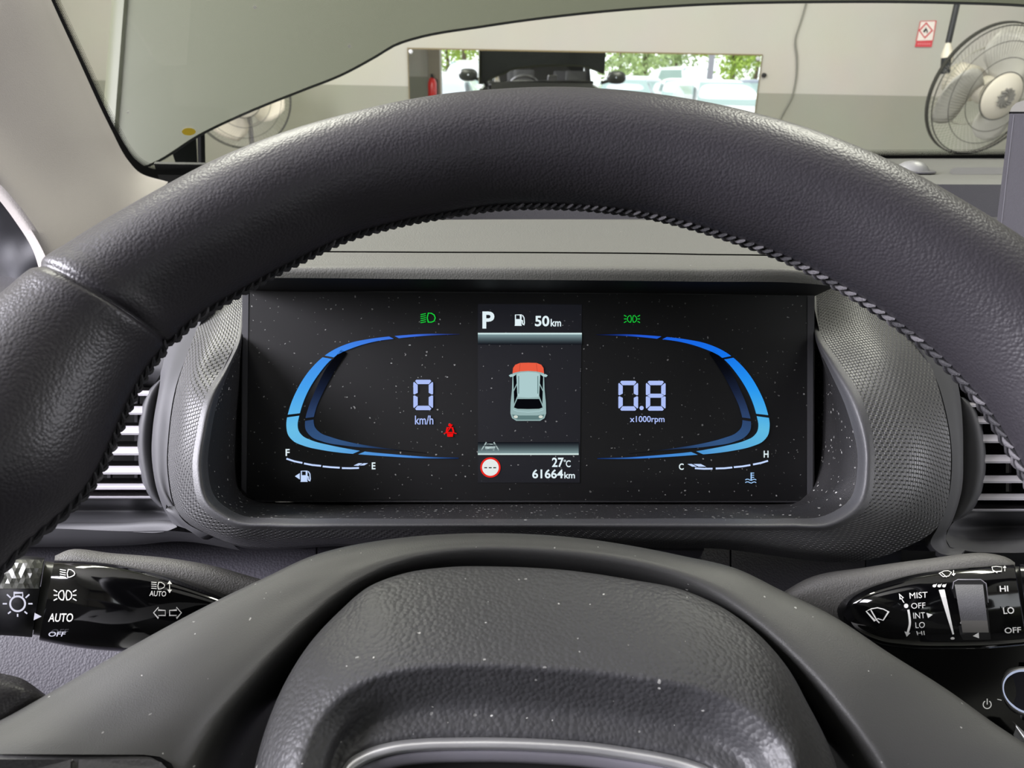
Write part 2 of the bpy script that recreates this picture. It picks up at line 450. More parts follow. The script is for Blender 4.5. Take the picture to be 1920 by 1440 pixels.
slab('mirror_glass', rectw(_bl, _br, ztop - .62, ztop, .012), .010, mm.m, mir, wn)
edge = mat('brown mirror edge', (110, 96, 62), .5)
slab('mirror_edge', rectw(_bl - wt * .006, _br + wt * .006, ztop - .626, ztop + .008, .0105), .0095, edge, mir, wn)
for (x, y) in ((771, 97), (1420, 110)):
    p = front.at(x, y); clip = MB(); clip.lathe([(.0, .006), (.011, .005), (.012, 0)], 12, Matrix.Translation(p + wn * .013) @ Matrix(((wt.x, 0, wn.x), (wt.y, 0, wn.y), (0, 1, 0))).to_4x4()); clip.build('mirror_clip', silver, mir, local=False)

# ------------------------------------------------------------------ warning sign on the wall
s0 = Plane(wp + wn * .004, wn)
sg = thing('warning_sign', 'white paper sign with red flame diamond on the cream wall', 'sign', front.at(1735, 66))
red_m = mat('sign red', (196, 62, 70), .6); paper = mat('sign paper', (222, 214, 206), .6)
sq = [(1726, 40), (1755, 39), (1747, 87), (1716, 88)]
decal('sign_board', [sq], front, paper, sg, off=.002, thick=.003)
decal('red_border', sum([stroke([sq[0], sq[1], (1749, 76), (1718, 77)], 1.3, True)], []) + [[(1718, 77), (1749, 76), (1747, 88), (1715, 88)]], s0, red_m, sg, off=.003)
decal('hazard_diamond', stroke([(1737, 43), (1748, 57), (1734, 71), (1724, 57)], 2.2, True), s0, red_m, sg, off=.004)
decal('flame_symbol', [[(1733, 62), (1731, 58), (1734, 55), (1736, 51), (1739, 57), (1740, 60), (1737, 63), (1738, 59), (1736, 57), (1734, 60)]], s0, matte_black, sg, off=.004)
decal('lettering', [[(1721 + k * 4.2, 80.5), (1723.6 + k * 4.2, 80.3), (1723 + k * 4.2, 84), (1720.4 + k * 4.2, 84.2)] for k in range(6)], s0, mat('faded pink print', (214, 120, 124), .6), sg, off=.004)
# ------------------------------------------------------------------ cable on the wall
cb = MB(); cb.tube([front.at(*p) + wn * .012 for p in crom([(1515, -40), (1511, 2), (1502, 35), (1490, 78), (1493, 108), (1491, 150), (1484, 180), (1466, 214), (1440, 270)], 40)], .0045)
tag(cb.build('cable', mat('grey cable', (112, 112, 104), .6), local=False), 'thin grey cable hanging loosely down the cream wall', 'cable')
hk = MB(); hk.lathe([(0, .02), (.012, .018), (.014, 0)], 12, Matrix.Translation(front.at(1432, 141)) @ Matrix(((wt.x, 0, wn.x), (wt.y, 0, wn.y), (0, 1, 0))).to_4x4())
tag(hk.build('wall_screw', matte_black, local=False), 'small dark screw in the cream wall beside the mirror', 'screw')

# ------------------------------------------------------------------ fans
wire = mat('fan wire', (60, 60, 56), .5, metal=.5); wire_pale = mat('fan guard wire', (176, 174, 164), .5, metal=.3)
cream = mat('cream fan plastic', (198, 192, 178), .5); blade_m = mat('translucent grey fan blade', (176, 174, 166), .4)
def make_fan():
    R = .30
    f = thing('wall_fan', 'large round caged fan on a pole beside the warning sign', 'fan', group='caged fans by the wall')
    # local axes: +z out of the fan front
    def dome(r): return .09 * (1 - (r / R) ** 2.2) + .02
    b = MB()
    for r, q in ((.98, .0035), (.78, .0018), (.56, .0018), (.36, .0024)):
        b.tube([(R * r * cos(a), R * r * sin(a), dome(R * r)) for a in [2 * pi * i / 64 for i in range(64)]], q * .8, 6, True)
    b.build('guard_ring', wire, f)
    b = MB()
    for i in range(96):
        a = 2 * pi * i / 96
        b.tube([(R * r * cos(a + .5 * (1 - r)), R * r * sin(a + .5 * (1 - r)), dome(R * r)) for r in (.33, .5, .7, .88, 1.0)], .0008, 4)
    b.build('front_guard', wire_pale, f)
    b = MB()
    for i in range(72):
        a = 2 * pi * i / 72
        b.tube([(R * r * cos(a), R * r * sin(a), -dome(R * r) * .9) for r in (.2, .5, .8, 1.0)], .0009, 4)
    for r in (1.0, .6): b.tube([(R * r * cos(a), R * r * sin(a), -dome(R * r) * .9 + (.0 if r < 1 else .02)) for a in [2 * pi * i / 64 for i in range(64)]], .003, 6, True)
    b.build('rear_guard', wire_pale, f)
    b = MB(); b.lathe([(R * 1.0, -.012), (R * 1.02, -.012), (R * 1.02, .008), (R * 1.0, .008)], 64); b.build('rim_band', wire, f)
    b = MB(); b.lathe([(0, .132), (.035, .130), (.06, .122), (.095, .112), (.104, .104), (.104, .098), (.08, .1), (0, .1)], 48); b.build('center_plate', cream, f)
    b = MB()
    for i in range(12):
        a = 2 * pi * i / 12
        b.tube([((.010 + .034 * t) * cos(a + 1.1 * t), (.010 + .034 * t) * sin(a + 1.1 * t), .134 - .004 * t) for t in (0, .35, .7, 1)], [.003, .005, .007, .006], 6)
    b.build('hub_cap', mat('grey hub cap', (120, 118, 112), .5), f)
    for k in range(3):
        a0 = 2 * pi * k / 3 + .6; rows = []
        vs = []
        for i in range(9):
            r = .06 + (R * .88 - .06) * i / 8; wd = .6 + 1.1 * sin(pi * min(1, .15 + i / 9.5))
            for j in range(7):
                t = j / 6 - .5; a = a0 + t * wd + .35 * i / 8
                vs.append((r * cos(a), r * sin(a), -t * .055))
        o = obj('blade', vs, grid_faces(9, 7), blade_m, f, local=True); md = o.modifiers.new('s', 'SOLIDIFY'); md.thickness = .003
    b = MB(); b.lathe([(0, .03), (.06, .03), (.065, -.02), (.0, -.02)], 32); b.build('hub', cream, f)
    b = MB(); b.lathe([(0, -.09), (.075, -.09), (.085, -.12), (.08, -.22), (.05, -.26), (0, -.265)], 32); b.build('motor', cream, f)
    return f
fan = make_fan()
def face(o, n, loc, spin=0):
    o.matrix_world = Matrix.Translation(loc) @ Vector(n).to_track_quat('Z', 'Y').to_matrix().to_4x4() @ Matrix.Rotation(spin, 4, 'Z')
fc = EYE + ray(1850, 170) * (3.95 / ray(1850, 170).y)
face(fan, (.20, -.93, -.22), fc, .4)
# pole of the fan: rises to the ceiling
def pole_for(f, top, label=None):
    inv = f.matrix_world.inverted()
    b = MB(); P = [inv @ Vector(p) for p in top]
    b.tube(P, .014, 10); return b.build('pole', khaki_edge, f)
bpy.context.view_layer.update()
_a = EYE + ray(1778, 80) * (4.1 / ray(1778, 80).y); _b2 = EYE + ray(1795, 5) * (4.1 / ray(1795, 5).y)
pole_for(fan, [_a + (_b2 - _a) * 7.5, _b2, _a])
inv = fan.matrix_world.inverted()
MB().tube([inv @ p for p in (_a, EYE + ray(1776, 104) * (4.1 / ray(1776, 104).y), EYE + ray(1772, 128) * (4.05 / ray(1772, 128).y))], [.012, .03, .02], 10).build('swivel_joint', cream, fan)
MB().tube([inv @ (EYE + ray(*q) * (4.05 / ray(*q).y)) for q in ((1774, 108), (1772, 138))], .022, 10).build('clamp', khaki_edge, fan)
fan2 = copy_tree(fan)
fan2['label'] = 'cream caged fan seen below the open hood, beside its hinge'
fl = EYE + ray(452, 184) * (4.4 / ray(452, 184).y)
face(fan2, (.40, -.9, -.05), fl, 1.2); fan2.matrix_world = fan2.matrix_world @ Matrix.Scale(.86, 4)
for ch in list(fan2.children):
    if ch.name.startswith(('pole', 'clamp', 'swivel')): bpy.data.objects.remove(ch)
lit_blade = mat('lit fan blade', (222, 214, 198), .4)  # paler copy of the blade material, painting in this fan's stronger light
for ch in fan2.children:
    if ch.name.startswith('blade'): ch.data = ch.data.copy(); ch.data.materials[0] = lit_blade
bpy.context.view_layer.update(); inv2 = fan2.matrix_world.inverted()
b = MB(); b.tube([inv2 @ Vector((fl.x - .02, fl.y + .16, fl.z + .05)), inv2 @ Vector((fl.x - .02, fl.y + .16, .05))], .016, 10).build('pole', silver_dull, fan2)
b = MB(); b.lathe([(0, .03), (.22, .02), (.23, 0), (0, 0)], 32, inv2 @ Matrix.Translation((fl.x - .02, fl.y + .16, .0))); b.build('base', silver_dull, fan2)

# ================================================================== THE CAR
# ------------------------------------------------------------------ windshield
SLOPE = tan(radians(38)); WBY, WBZ = .75, -.075
wsn = Vector((0, -SLOPE, -1)).normalized(); wsp = EYE + Vector((0, WBY, WBZ))
wsn = (RGT * wsn.x + Vector((0, wsn.y, wsn.z))).normalized()
WS = Plane(wsp, wsn)
ws = thing('windshield', 'raked clear windshield with a black dotted edge', 'windshield', WS.at(960, 306))
outline = [(60, -90), (100, 0), (150, 107), (213, 240), (250, 300), (268, 316), (285, 322), (313, 341), (345, 330), (700, 312), (1200, 302), (1615, 299), (1900, 299), (2300, 300), (2500, -200), (1900, -220), (960, -240), (200, -200)]
decal('glass', [outline], WS, wind, ws, off=0)
border = [(62, -85), (102, 0), (152, 107), (215, 240), (250, 296), (270, 312), (288, 318), (345, 317.5), (700, 306), (1200, 296), (1615, 291), (1900, 290), (2300, 290)]
outer = [(52, -85), (92, 0), (142, 107), (205, 242), (240, 303), (262, 326), (285, 341), (345, 343), (700, 328), (1200, 310), (1615, 300), (1900, 299.5), (2300, 299)]
n = len(border)
decal('black_border', [[border[i], border[i + 1], outer[i + 1], outer[i]] for i in range(n - 1)], WS, deep_black, ws, off=.0012)
dots = []
bl = crom(border, 760)
for i, p in enumerate(bl[:-1]):
    q = bl[i + 1]; tx, ty = q[0] - p[0], q[1] - p[1]; L = hypot(tx, ty)
    nx, ny = ty / L, -tx / L
    if nx * 0 + ny > 0 and False: nx, ny = -nx, -ny
    for k in range(4):
        for h in range(1):
            f_ = .5 * (k % 2)
            cx, cy = p[0] + tx * f_ + nx * (1.0 + 2.7 * k), p[1] + ty * f_ + ny * (1.0 + 2.7 * k)
            r = 1.95 - .35 * k
            dots.append([(cx - r, cy), (cx, cy - r), (cx + r, cy), (cx, cy + r)])
decal('dotted_edge', dots, WS, deep_black, ws, off=.0012)
st = decal('yellow_sticker', [circ(354, 247, 13, 28, ry=7)], WS, yellow, None, off=.0015, thick=.0006)
tag(st, 'small round yellow sticker low on the windshield', 'sticker')
specks = [((478, 14), 4), ((655, 87), 4), ((240, 211), 3)]
for i, (p, r) in enumerate(specks):
    s_ = decal('dirt_speck', [circ(p[0], p[1], r * .8, 10)], WS, print_white, ws, off=.001)

# ------------------------------------------------------------------ raised hood
def HP(px, py):
    r = ray(px, py); t = (.92 + .45 * .05) / (r.y - .45 * r.z); return EYE + r * t
hood = thing('car_hood', 'raised khaki car hood leaning open beyond the windshield', 'car hood', HP(900, 48))
low = [(214, 330), (290, 303), (370, 253), (467, 207), (567, 167), (640, 138), (700, 106), (745, 80), (773, 71), (907, 47), (1073, 25), (1280, 8), (1560, 1), (1793, 3), (1920, 8), (2050, 22), (2180, 60), (2290, 100), (2420, 150)]
lowW = [HP(*p) for p in low]
xl, xr = lowW[0].x, lowW[-1].x
topW = []
for i, p in enumerate(lowW):
    u = (p.x - xl) / (xr - xl)
    e = HP(247, 0); z = CAMZ + 1.0
    x = (xl + .03) + (xr - xl - .06) * u
    topW.append(Vector((x, .92 + .45 * (z - CAMZ + .05), z - .12 * abs(2 * u - 1) ** 3)))
rows = []
for k in range(9):
    t = k / 8
    rows.append([tuple(a.lerp(b_, t) + Vector((0, -.012 * sin(pi * t), 0))) for a, b_ in zip(lowW, topW)])
hd = patch('hood_skin', rows, khaki, hood, nu=160, nv=33, world=True, thick=.006)
# rolled edge along the near side and the underside
side = [Vector(r[0]) for r in rows]
patch('side_flange', [[tuple(p) for p in side], [tuple(p + Vector((-.018, .012, 0))) for p in side], [tuple(p + Vector((-.03, .05, 0))) for p in side], [tuple(p + Vector((-.02, .09, 0))) for p in side]], khaki, hood, nu=40, world=True, thick=.004)
eb = MB(); eb.tube([p + Vector((0, .003, -.001)) for p in [Vector(q) for q in crom([tuple(p) for p in lowW], 120)]], .0016, 6); eb.build('edge_seal', khaki_edge, hood, local=False)
under = [[tuple(Vector(p) + Vector((0, .045, .02))) for p in r] for r in rows]
patch('hood_insulation', under, insul, hood, nu=80, nv=17, world=True, thick=.012)
# hinge bracket at the corner
hb = [(325, 283), (383, 248), (386, 322), (348, 324)]
hs = Flat(.96)
decal('hinge_bracket', [[(322, 284), (368, 252), (372, 345), (342, 345)]], hs, mat('dark hinge metal', (62, 66, 66), .45, metal=.4), hood, thick=.02)
decal('hinge_arm', [[(370, 254), (376, 250), (378, 345), (372, 345)]], hs, silver_dull, hood, thick=.024)
decal('gas_strut', [[(376, 249), (384, 245), (386, 345), (378, 345)]], hs, khaki_edge, hood, thick=.022)
# ------------------------------------------------------------------ door mirrors of the same car, seen only in the wall mirror
def door_mirror(x, sgn, label):
    t = thing('door_mirror', label, 'door mirror', (x, .62, CAMZ - .02))
    b = MB(); rows_ = []
    k, nn = 8, 20; vs = []
    for i in range(k):
        a = -pi / 2 + pi * (i + .02) / (k - .96)
        for j in range(nn):
            c = 2 * pi * j / nn; q = cos(a) ** .5 if cos(a) > 0 else 0
            vs.append((sgn * .11 + .11 * q * cos(c) * abs(cos(c)) ** -.3 if abs(cos(c)) > 1e-3 else sgn * .11, .055 * sin(a), .07 * q * sin(c)))
    b.add(vs, grid_faces(k, nn, True)); b.build('mirror_shell', mat('dark mirror shell', (48, 50, 50), .35), t)
    MB().tube([(-sgn * .06, 0, -.06), (sgn * .05, 0, -.03)], .02, 8).build('mirror_arm', matte_black, t)
    return t
hc = (xl + xr) / 2
door_mirror(xl - .06, -1, "dark door mirror reflected beside the brown door post in the wall mirror")
door_mirror(xr + .06, 1, 'dark door mirror reflected in front of the pale grey hatchback')
# ------------------------------------------------------------------ car roof and front body
rf = thing('compact_car', 'khaki compact car body around the cabin', 'car', (hc, -.4, 0))
headliner = mat('grey headliner', (66, 64, 63), .8)
def bodypatch(name, rows, m, thick=.03): return patch(name, rows, m, rf, nu=30, world=True, thick=thick)
zr = CAMZ + .43
bodypatch('roof', [[(xl + .08, -.02, zr), (hc, -.06, zr + .03), (xr - .08, -.02, zr)], [(xl + .08, -1.0, zr + .02), (hc, -1.0, zr + .05), (xr - .08, -1.0, zr + .02)], [(xl + .1, -2.0, zr - .05), (hc, -2.0, zr - .02), (xr - .1, -2.0, zr - .05)]], headliner)
bodypatch('door_panel', [[(xl - .02, .45, CAMZ - .17), (xl - .02, -.4, CAMZ - .13), (xl - .02, -1.9, CAMZ - .1)], [(xl - .06, .45, .3), (xl - .06, -.4, .3), (xl - .06, -1.9, .3)]], khaki)
bodypatch('door_panel', [[(xr + .02, .45, CAMZ - .17), (xr + .02, -.4, CAMZ - .13), (xr + .02, -1.9, CAMZ - .1)], [(xr + .06, .45, .3), (xr + .06, -.4, .3), (xr + .06, -1.9, .3)]], khaki)
bodypatch('front_fender', [[(xl - .02, .8, CAMZ - .2), (xl, 1.3, CAMZ - .25), (xl + .06, 1.7, CAMZ - .33)], [(xl - .08, .8, CAMZ - .4), (xl - .06, 1.3, CAMZ - .42), (xl + .02, 1.75, CAMZ - .5)], [(xl - .08, .8, .35), (xl - .06, 1.3, .35), (xl + .02, 1.75, .35)]], khaki)
bodypatch('front_fender', [[(xr + .02, .8, CAMZ - .2), (xr, 1.3, CAMZ - .25), (xr - .06, 1.7, CAMZ - .33)], [(xr + .08, .8, CAMZ - .4), (xr + .06, 1.3, CAMZ - .42), (xr - .02, 1.75, CAMZ - .5)], [(xr + .08, .8, .35), (xr + .06, 1.3, .35), (xr - .02, 1.75, .35)]], khaki)
bodypatch('engine_cover', [[(xl, .85, CAMZ - .24), (hc, .85, CAMZ - .22), (xr, .85, CAMZ - .24)], [(xl + .05, 1.65, CAMZ - .36), (hc, 1.7, CAMZ - .36), (xr - .05, 1.65, CAMZ - .36)]], matte_black)
bodypatch('front_bumper', [[(xl + .05, 1.68, CAMZ - .34), (hc, 1.78, CAMZ - .34), (xr - .05, 1.68, CAMZ - .34)], [(xl + .05, 1.74, CAMZ - .6), (hc, 1.84, CAMZ - .6), (xr - .05, 1.74, CAMZ - .6)], [(xl + .05, 1.70, .2), (hc, 1.8, .2), (xr - .05, 1.70, .2)]], khaki)
bodypatch('cowl_panel', [[(xl + .1, .775, CAMZ - .088), (hc, .775, CAMZ - .088), (xr - .1, .775, CAMZ - .088)], [(xl + .1, .84, CAMZ - .24), (hc, .84, CAMZ - .24), (xr - .1, .84, CAMZ - .24)]], matte_black, .004)

bodypatch('tailgate', [[(xl + .05, -2.0, zr - .06), (hc, -2.06, zr - .06), (xr - .05, -2.0, zr - .06)], [(xl + .03, -2.1, zr - .2), (hc, -2.16, zr - .2), (xr - .03, -2.1, zr - .2)]], matte_black)
bodypatch('rear_quarter', [[(xl + .08, -1.3, zr), (xl + .08, -2.0, zr - .05)], [(xl - .02, -1.5, CAMZ - .1), (xl - .02, -2.15, CAMZ - .1)]], matte_black); bodypatch('rear_quarter', [[(xr - .08, -1.3, zr), (xr - .08, -2.0, zr - .05)], [(xr + .02, -1.5, CAMZ - .1), (xr + .02, -2.15, CAMZ - .1)]], matte_black)
bodypatch('tailgate_lower', [[(xl + .02, -2.15, CAMZ + .12), (hc, -2.2, CAMZ + .12), (xr - .02, -2.15, CAMZ + .12)], [(xl, -2.2, .4), (hc, -2.25, .4), (xr, -2.2, .4)]], matte_black)
bodypatch('door_card', [[(-.415, .50, .99), (-.415, -.3, 1.0), (-.415, -1.2, 1.02)], [(-.40, .50, .94), (-.39, -.3, .95), (-.40, -1.2, .96)], [(-.41, .48, .7), (-.405, -.3, .7), (-.41, -1.2, .7)], [(-.42, .45, .3), (-.42, -.3, .3), (-.42, -1.2, .3)]], plastic_dash, .004)
seat_cloth = mat('dark seat cloth', (38, 38, 40), .8, noise=(800, .001))
def car_seat(name, x, y, wd, heads=(0,)):
    def cushion(nm, prof, hw, par, dx=0):
        b = MB(); n_ = len(prof)
        for_w = [(-1, .86), (-.93, .97), (-.6, 1), (0, .97), (.6, 1), (.93, .97), (1, .86)]
        cy, cz = sum(p[0] for p in prof) / n_, sum(p[1] for p in prof) / n_
        b.add([(x + dx + w_ * hw, y + cy + (p[0] - cy) * k_, .3 + cz + (p[1] - cz) * k_) for w_, k_ in for_w for p in prof], grid_faces(len(for_w), n_, True) + [tuple(range(n_)), tuple(range((len(for_w) - 1) * n_, len(for_w) * n_))])
        return b.build(nm, seat_cloth, par, local=False)
    base = cushion(name, [(.25, 0), (.27, .1), (.22, .15), (-.2, .12), (-.25, .06), (-.25, 0)], wd, rf)
    cushion('backrest', [(-.16, .1), (-.22, .35), (-.30, .66), (-.34, .70), (-.40, .68), (-.34, .35), (-.28, .08)], wd, base)
    for h_ in heads: cushion('headrest', [(-.30, .74), (-.31, .86), (-.34, .9), (-.40, .88), (-.41, .78), (-.38, .73)], .13, base, h_)
car_seat('front_seat', 0, -.25, .25); car_seat('front_seat', .66, -.25, .25); car_seat('rear_bench', hc, -1.15, .62, (-.32, .32))
# ------------------------------------------------------------------ pillar trim, door seal
pt = patch('pillar_trim', [
    [(70, -60, .50), (96, 0, .515), (145, 107, .55), (208, 242, .60), (241, 302, .635), (264, 325, .655), (315, 341, .66)],
    [(52, -60, .45), (80, 0, .465), (128, 107, .51), (190, 244, .56), (224, 308, .60), (248, 335, .615), (292, 368, .60)],
    [(-8, -60, .40), (14, 0, .41), (62, 120, .44), (122, 250, .48), (176, 330, .52), (212, 385, .54), (236, 430, .55)],
    [(-120, -60, .375), (-95, 0, .38), (-50, 130, .40), (20, 260, .43), (90, 360, .46), (150, 430, .48), (190, 470, .50)],
    [(-260, 0, .375), (-200, 80, .38), (-130, 200, .39), (-30, 310, .41), (40, 400, .43), (75, 460, .44), (95, 520, .45)],
    [(-270, 20, .40), (-210, 100, .405), (-140, 220, .415), (-40, 330, .43), (25, 410, .445), (62, 470, .455), (80, 530, .46)]],
    pillar_cloth, nu=70, nv=40, thick=.004)
tag(pt, 'pale grey windshield pillar trim beside the glass', 'pillar trim')
ds = patch('door_frame_trim', [[(-60, 290, .47), (0, 350, .475), (20, 375, .48), (40, 407, .485), (55, 445, .49), (67, 480, .49), (80, 535, .5)],
                               [(-90, 350, .475), (-30, 395, .48), (-5, 425, .485), (14, 455, .49), (26, 490, .492), (32, 520, .495), (40, 560, .5)],
                               [(-140, 420, .52), (-90, 450, .52), (-50, 470, .52), (-20, 495, .52), (0, 520, .52), (5, 540, .52), (10, 580, .52)]], seal_dark, nu=40, thick=.004)
tag(ds, 'dark curved door frame trim below the pale pillar', 'trim')
dp = patch('door_top_panel', [[(-330, 500, .5), (-150, 505, .5), (0, 517, .5), (40, 520, .5), (90, 527, .505)], [(-400, 556, .43), (-150, 560, .43), (0, 590, .43), (60, 600, .43), (120, 610, .43)], [(-420, 800, .41), (-150, 800, .41), (0, 800, .41), (60, 800, .41), (120, 800, .41)]], plastic_dash, nu=30, thick=.004)
tag(dp, 'grey door card top behind the steering wheel', 'door panel')

# ------------------------------------------------------------------ dashboard
dash = thing('dashboard', 'grey plastic dashboard under the windshield, around the instrument screen', 'dashboard', W(960, 760, .40))
def hd_depth(py, z):                       # depth of the level z (below the eye) at a pixel row
    v = (720 - py) / F; return -z / (sin(PITCH) - v * cos(PITCH))
# rear shelf under the glass
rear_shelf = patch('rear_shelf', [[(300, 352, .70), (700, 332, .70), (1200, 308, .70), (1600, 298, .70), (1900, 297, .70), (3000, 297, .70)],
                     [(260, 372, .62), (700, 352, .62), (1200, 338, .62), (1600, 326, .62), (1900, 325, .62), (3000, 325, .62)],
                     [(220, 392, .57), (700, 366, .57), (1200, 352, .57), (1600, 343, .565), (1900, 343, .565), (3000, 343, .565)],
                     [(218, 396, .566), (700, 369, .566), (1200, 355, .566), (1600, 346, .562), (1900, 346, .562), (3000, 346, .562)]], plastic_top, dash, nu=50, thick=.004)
patch('shelf_face', [[(216, 395, .566), (700, 369, .566), (1200, 355, .566), (1600, 346, .562), (1900, 346, .562), (3000, 346, .562)],
                     [(216, 440, .572), (700, 420, .572), (1200, 412, .572), (1600, 408, .57), (1900, 408, .57), (3000, 408, .57)]], plastic_dash, dash, nu=40, nv=6)
patch('front_shelf', [[(216, 440, .572), (700, 418, .572), (1200, 410, .572), (1600, 407, .57), (1900, 407, .57), (3000, 407, .57)],
                      [(180, 500, .47), (700, 470, .47), (1200, 468, .47), (1600, 468, .47), (1900, 470, .47), (3000, 472, .47)],
                      [(150, 560, .40), (700, 560, .41), (1200, 560, .41), (1600, 560, .41), (1900, 560, .40), (3000, 560, .40)],
                      [(120, 700, .39), (700, 700, .42), (1200, 700, .42), (1600, 700, .42), (1900, 700, .39), (3000, 700, .39)]], plastic_top, dash, nu=50, thick=.004)
sh = On(rear_shelf)
decal('tray_recess', [[(1790, 314), (1782, 318), (1780, 323), (1786, 327), (2100, 327), (2100, 313)]], sh, plastic_dash, dash, off=.0015)
dm = W(1712, 313, .62)
b = MB(); b.lathe([(.0125, 0), (.0122, .0015), (.0105, .0042), (.007, .0066), (.003, .0076), (.0001, .0078)], 32, Matrix.Translation(dm + Vector((0, 0, -.003))))
so = b.build('light_sensor', mat('grey sensor dome', (120, 120, 118), .4), dash, local=False)
b = MB(); b.lathe([(.0175, -.0022), (.017, -.0012), (.0125, -.001)], 32, Matrix.Translation(dm + Vector((0, 0, -.001)))); b.build('sensor_ring', plastic_dash, dash, local=False)

# cluster hood: pad over the instrument screen
front_lo = [(440, 521, .300), (505, 521, .300), (760, 523, .300), (1030, 525, .300), (1300, 528, .300), (1530, 533, .300), (1567, 537, .302)]
front_up = [(430, 505, .300), (500, 508, .299), (760, 509, .299), (1030, 510, .299), (1300, 513, .299), (1530, 522, .299), (1569, 532, .302)]
pad_line = [(440, 471, .337), (500, 472, .336), (760, 474, .335), (1030, 475, .335), (1300, 478, .335), (1540, 486, .336), (1566, 489, .338)]
pad_line2 = [(p[0], p[1] - 2.5, p[2] + .002) for p in pad_line]
pad_back = [(510, 418, .414), (600, 416, .415), (800, 413, .416), (1030, 412, .416), (1300, 414, .416), (1480, 418, .415), (1540, 421, .414)]
pad_drop = shift(pad_back, 0, 40, .012)
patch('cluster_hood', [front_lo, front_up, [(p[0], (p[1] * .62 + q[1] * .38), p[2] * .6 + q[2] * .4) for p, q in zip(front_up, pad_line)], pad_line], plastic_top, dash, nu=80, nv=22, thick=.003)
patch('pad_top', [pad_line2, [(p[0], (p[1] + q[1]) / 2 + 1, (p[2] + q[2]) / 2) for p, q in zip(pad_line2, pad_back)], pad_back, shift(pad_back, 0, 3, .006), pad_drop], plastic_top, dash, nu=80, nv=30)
patch('pad_groove', [shift(pad_line, 0, 0, .004), shift(pad_line2, 0, -2, .006)], deep_black, dash, nu=40, nv=2)
patch('hood_underside', [front_lo, [(450, 546, .336), (468, 547, .336), (760, 549, .336), (1030, 551, .336), (1300, 553, .336), (1515, 556, .336), (1526, 556, .336)]], matte_black, dash, nu=60, nv=4, thick=.002)

# surround of the instrument opening: inner wall, rounded lip, knurled band
inner = [(460, 552, .345), (455, 640, .345), (454, 780, .345), (454, 860, .345), (455, 905, .343), (460, 927, .342), (471, 936, .342), (490, 939, .342), (600, 940, .342), (990, 940, .342), (1380, 940, .342), (1492, 939, .342), (1510, 936, .342), (1520, 927, .342), (1525, 905, .343), (1526, 860, .345), (1526, 780, .345), (1527, 640, .345), (1522, 556, .345)]
lipA = [(462, 520, .387), (459, 590, .349), (452, 642, .328), (432, 690, .317), (412, 740, .306), (396, 810, .300), (390, 880, .296), (402, 930, .293), (450, 965, .291), (520, 971, .290), (650, 972, .290), (990, 973, .290), (1320, 972, .290), (1470, 972, .290), (1545, 967, .291), (1592, 938, .293), (1608, 870, .297), (1588, 770, .304), (1552, 688, .318), (1530, 640, .329), (1527, 590, .349), (1526, 530, .387)]
lipB = [(457, 520, .385), (454, 590, .347), (447, 642, .326), (425, 690, .313), (398, 740, .300), (380, 812, .293), (372, 882, .288), (388, 945, .285), (440, 979, .284), (510, 985.5, .284), (650, 986, .284), (990, 986, .284), (1320, 986, .284), (1480, 986, .284), (1558, 983, .284), (1612, 948, .286), (1628, 870, .290), (1604, 755, .299), (1560, 680, .315), (1533, 634, .327), (1529, 590, .347), (1528, 530, .385)]
lipC = [(455, 520, .386), (452, 588, .348), (443, 640, .327), (418, 688, .315), (388, 738, .301), (369, 812, .294), (361, 884, .289), (378, 952, .286), (434, 987, .286), (510, 993, .286), (650, 993, .286), (990, 994, .286), (1320, 994, .286), (1490, 994, .286), (1568, 991, .286), (1624, 953, .287), (1640, 870, .291), (1616, 748, .300), (1570, 674, .316), (1540, 630, .328), (1532, 588, .348), (1530, 530, .386)]
bandM = [(440, 510, .392), (424, 580, .352), (396, 650, .324), (358, 736, .305), (343, 812, .299), (338, 885, .295), (358, 965, .292), (425, 1002, .291), (510, 1007, .291), (650, 1008, .291), (990, 1010, .291), (1320, 1012, .291), (1620, 1010, .292), (1690, 965, .293), (1716, 870, .297), (1692, 745, .306), (1645, 650, .322), (1596, 560, .358), (1570, 510, .392)]
bandO = [(420, 500, .405), (395, 556, .372), (364, 630, .335), (331, 728, .317), (318, 812, .312), (316, 885, .309), (337, 965, .306), (413, 1011, .304), (650, 1020, .306), (990, 1024, .306), (1320, 1028, .306), (1680, 1034, .306), (1756, 990, .308), (1783, 870, .312), (1762, 735, .32), (1727, 640, .338), (1684, 560, .372), (1650, 500, .405)]
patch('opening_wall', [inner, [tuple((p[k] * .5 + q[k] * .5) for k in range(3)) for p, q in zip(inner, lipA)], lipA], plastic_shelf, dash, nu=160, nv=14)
patch('opening_lip', [lipA, lipB, lipC], plastic_lip, dash, nu=200, nv=13, thick=.002)
patch('knurled_band', [lipC, bandM, bandO], plastic_band, dash, nu=240, nv=24, thick=.003)
patch('band_underside', [bandO[5:11], shift(bandO[5:11], 0, 4, .02), shift(bandO[5:11], 0, 0, .07)], matte_black, dash, nu=60)
# smooth fascia either side
lf0 = [(424, 520, .40), (398, 555, .356), (366, 630, .339), (329, 728, .321), (316, 812, .316), (314, 885, .313), (335, 965, .31), (378, 998, .309), (440, 1016, .309)]
lf1 = [(380, 520, .40), (365, 555, .358), (336, 630, .342), (307, 720, .325), (290, 805, .319), (288, 850, .317), (300, 925, .313), (318, 965, .312), (330, 985, .312)]
lf2 = [(340, 520, .405), (325, 555, .365), (305, 630, .352), (300, 712, .336), (286, 805, .332), (284, 850, .331), (295, 920, .329), (306, 952, .326), (322, 978, .324)]
patch('side_fascia', [lf0, lf1, lf2], plastic_side, dash, nu=80, nv=14, thick=.003)
rf0 = [(1660, 520, .40), (1692, 590, .348), (1764, 735, .323), (1785, 870, .315), (1780, 925, .313), (1758, 990, .311), (1745, 1020, .311), (1760, 1036, .311), (1800, 1042, .311)]
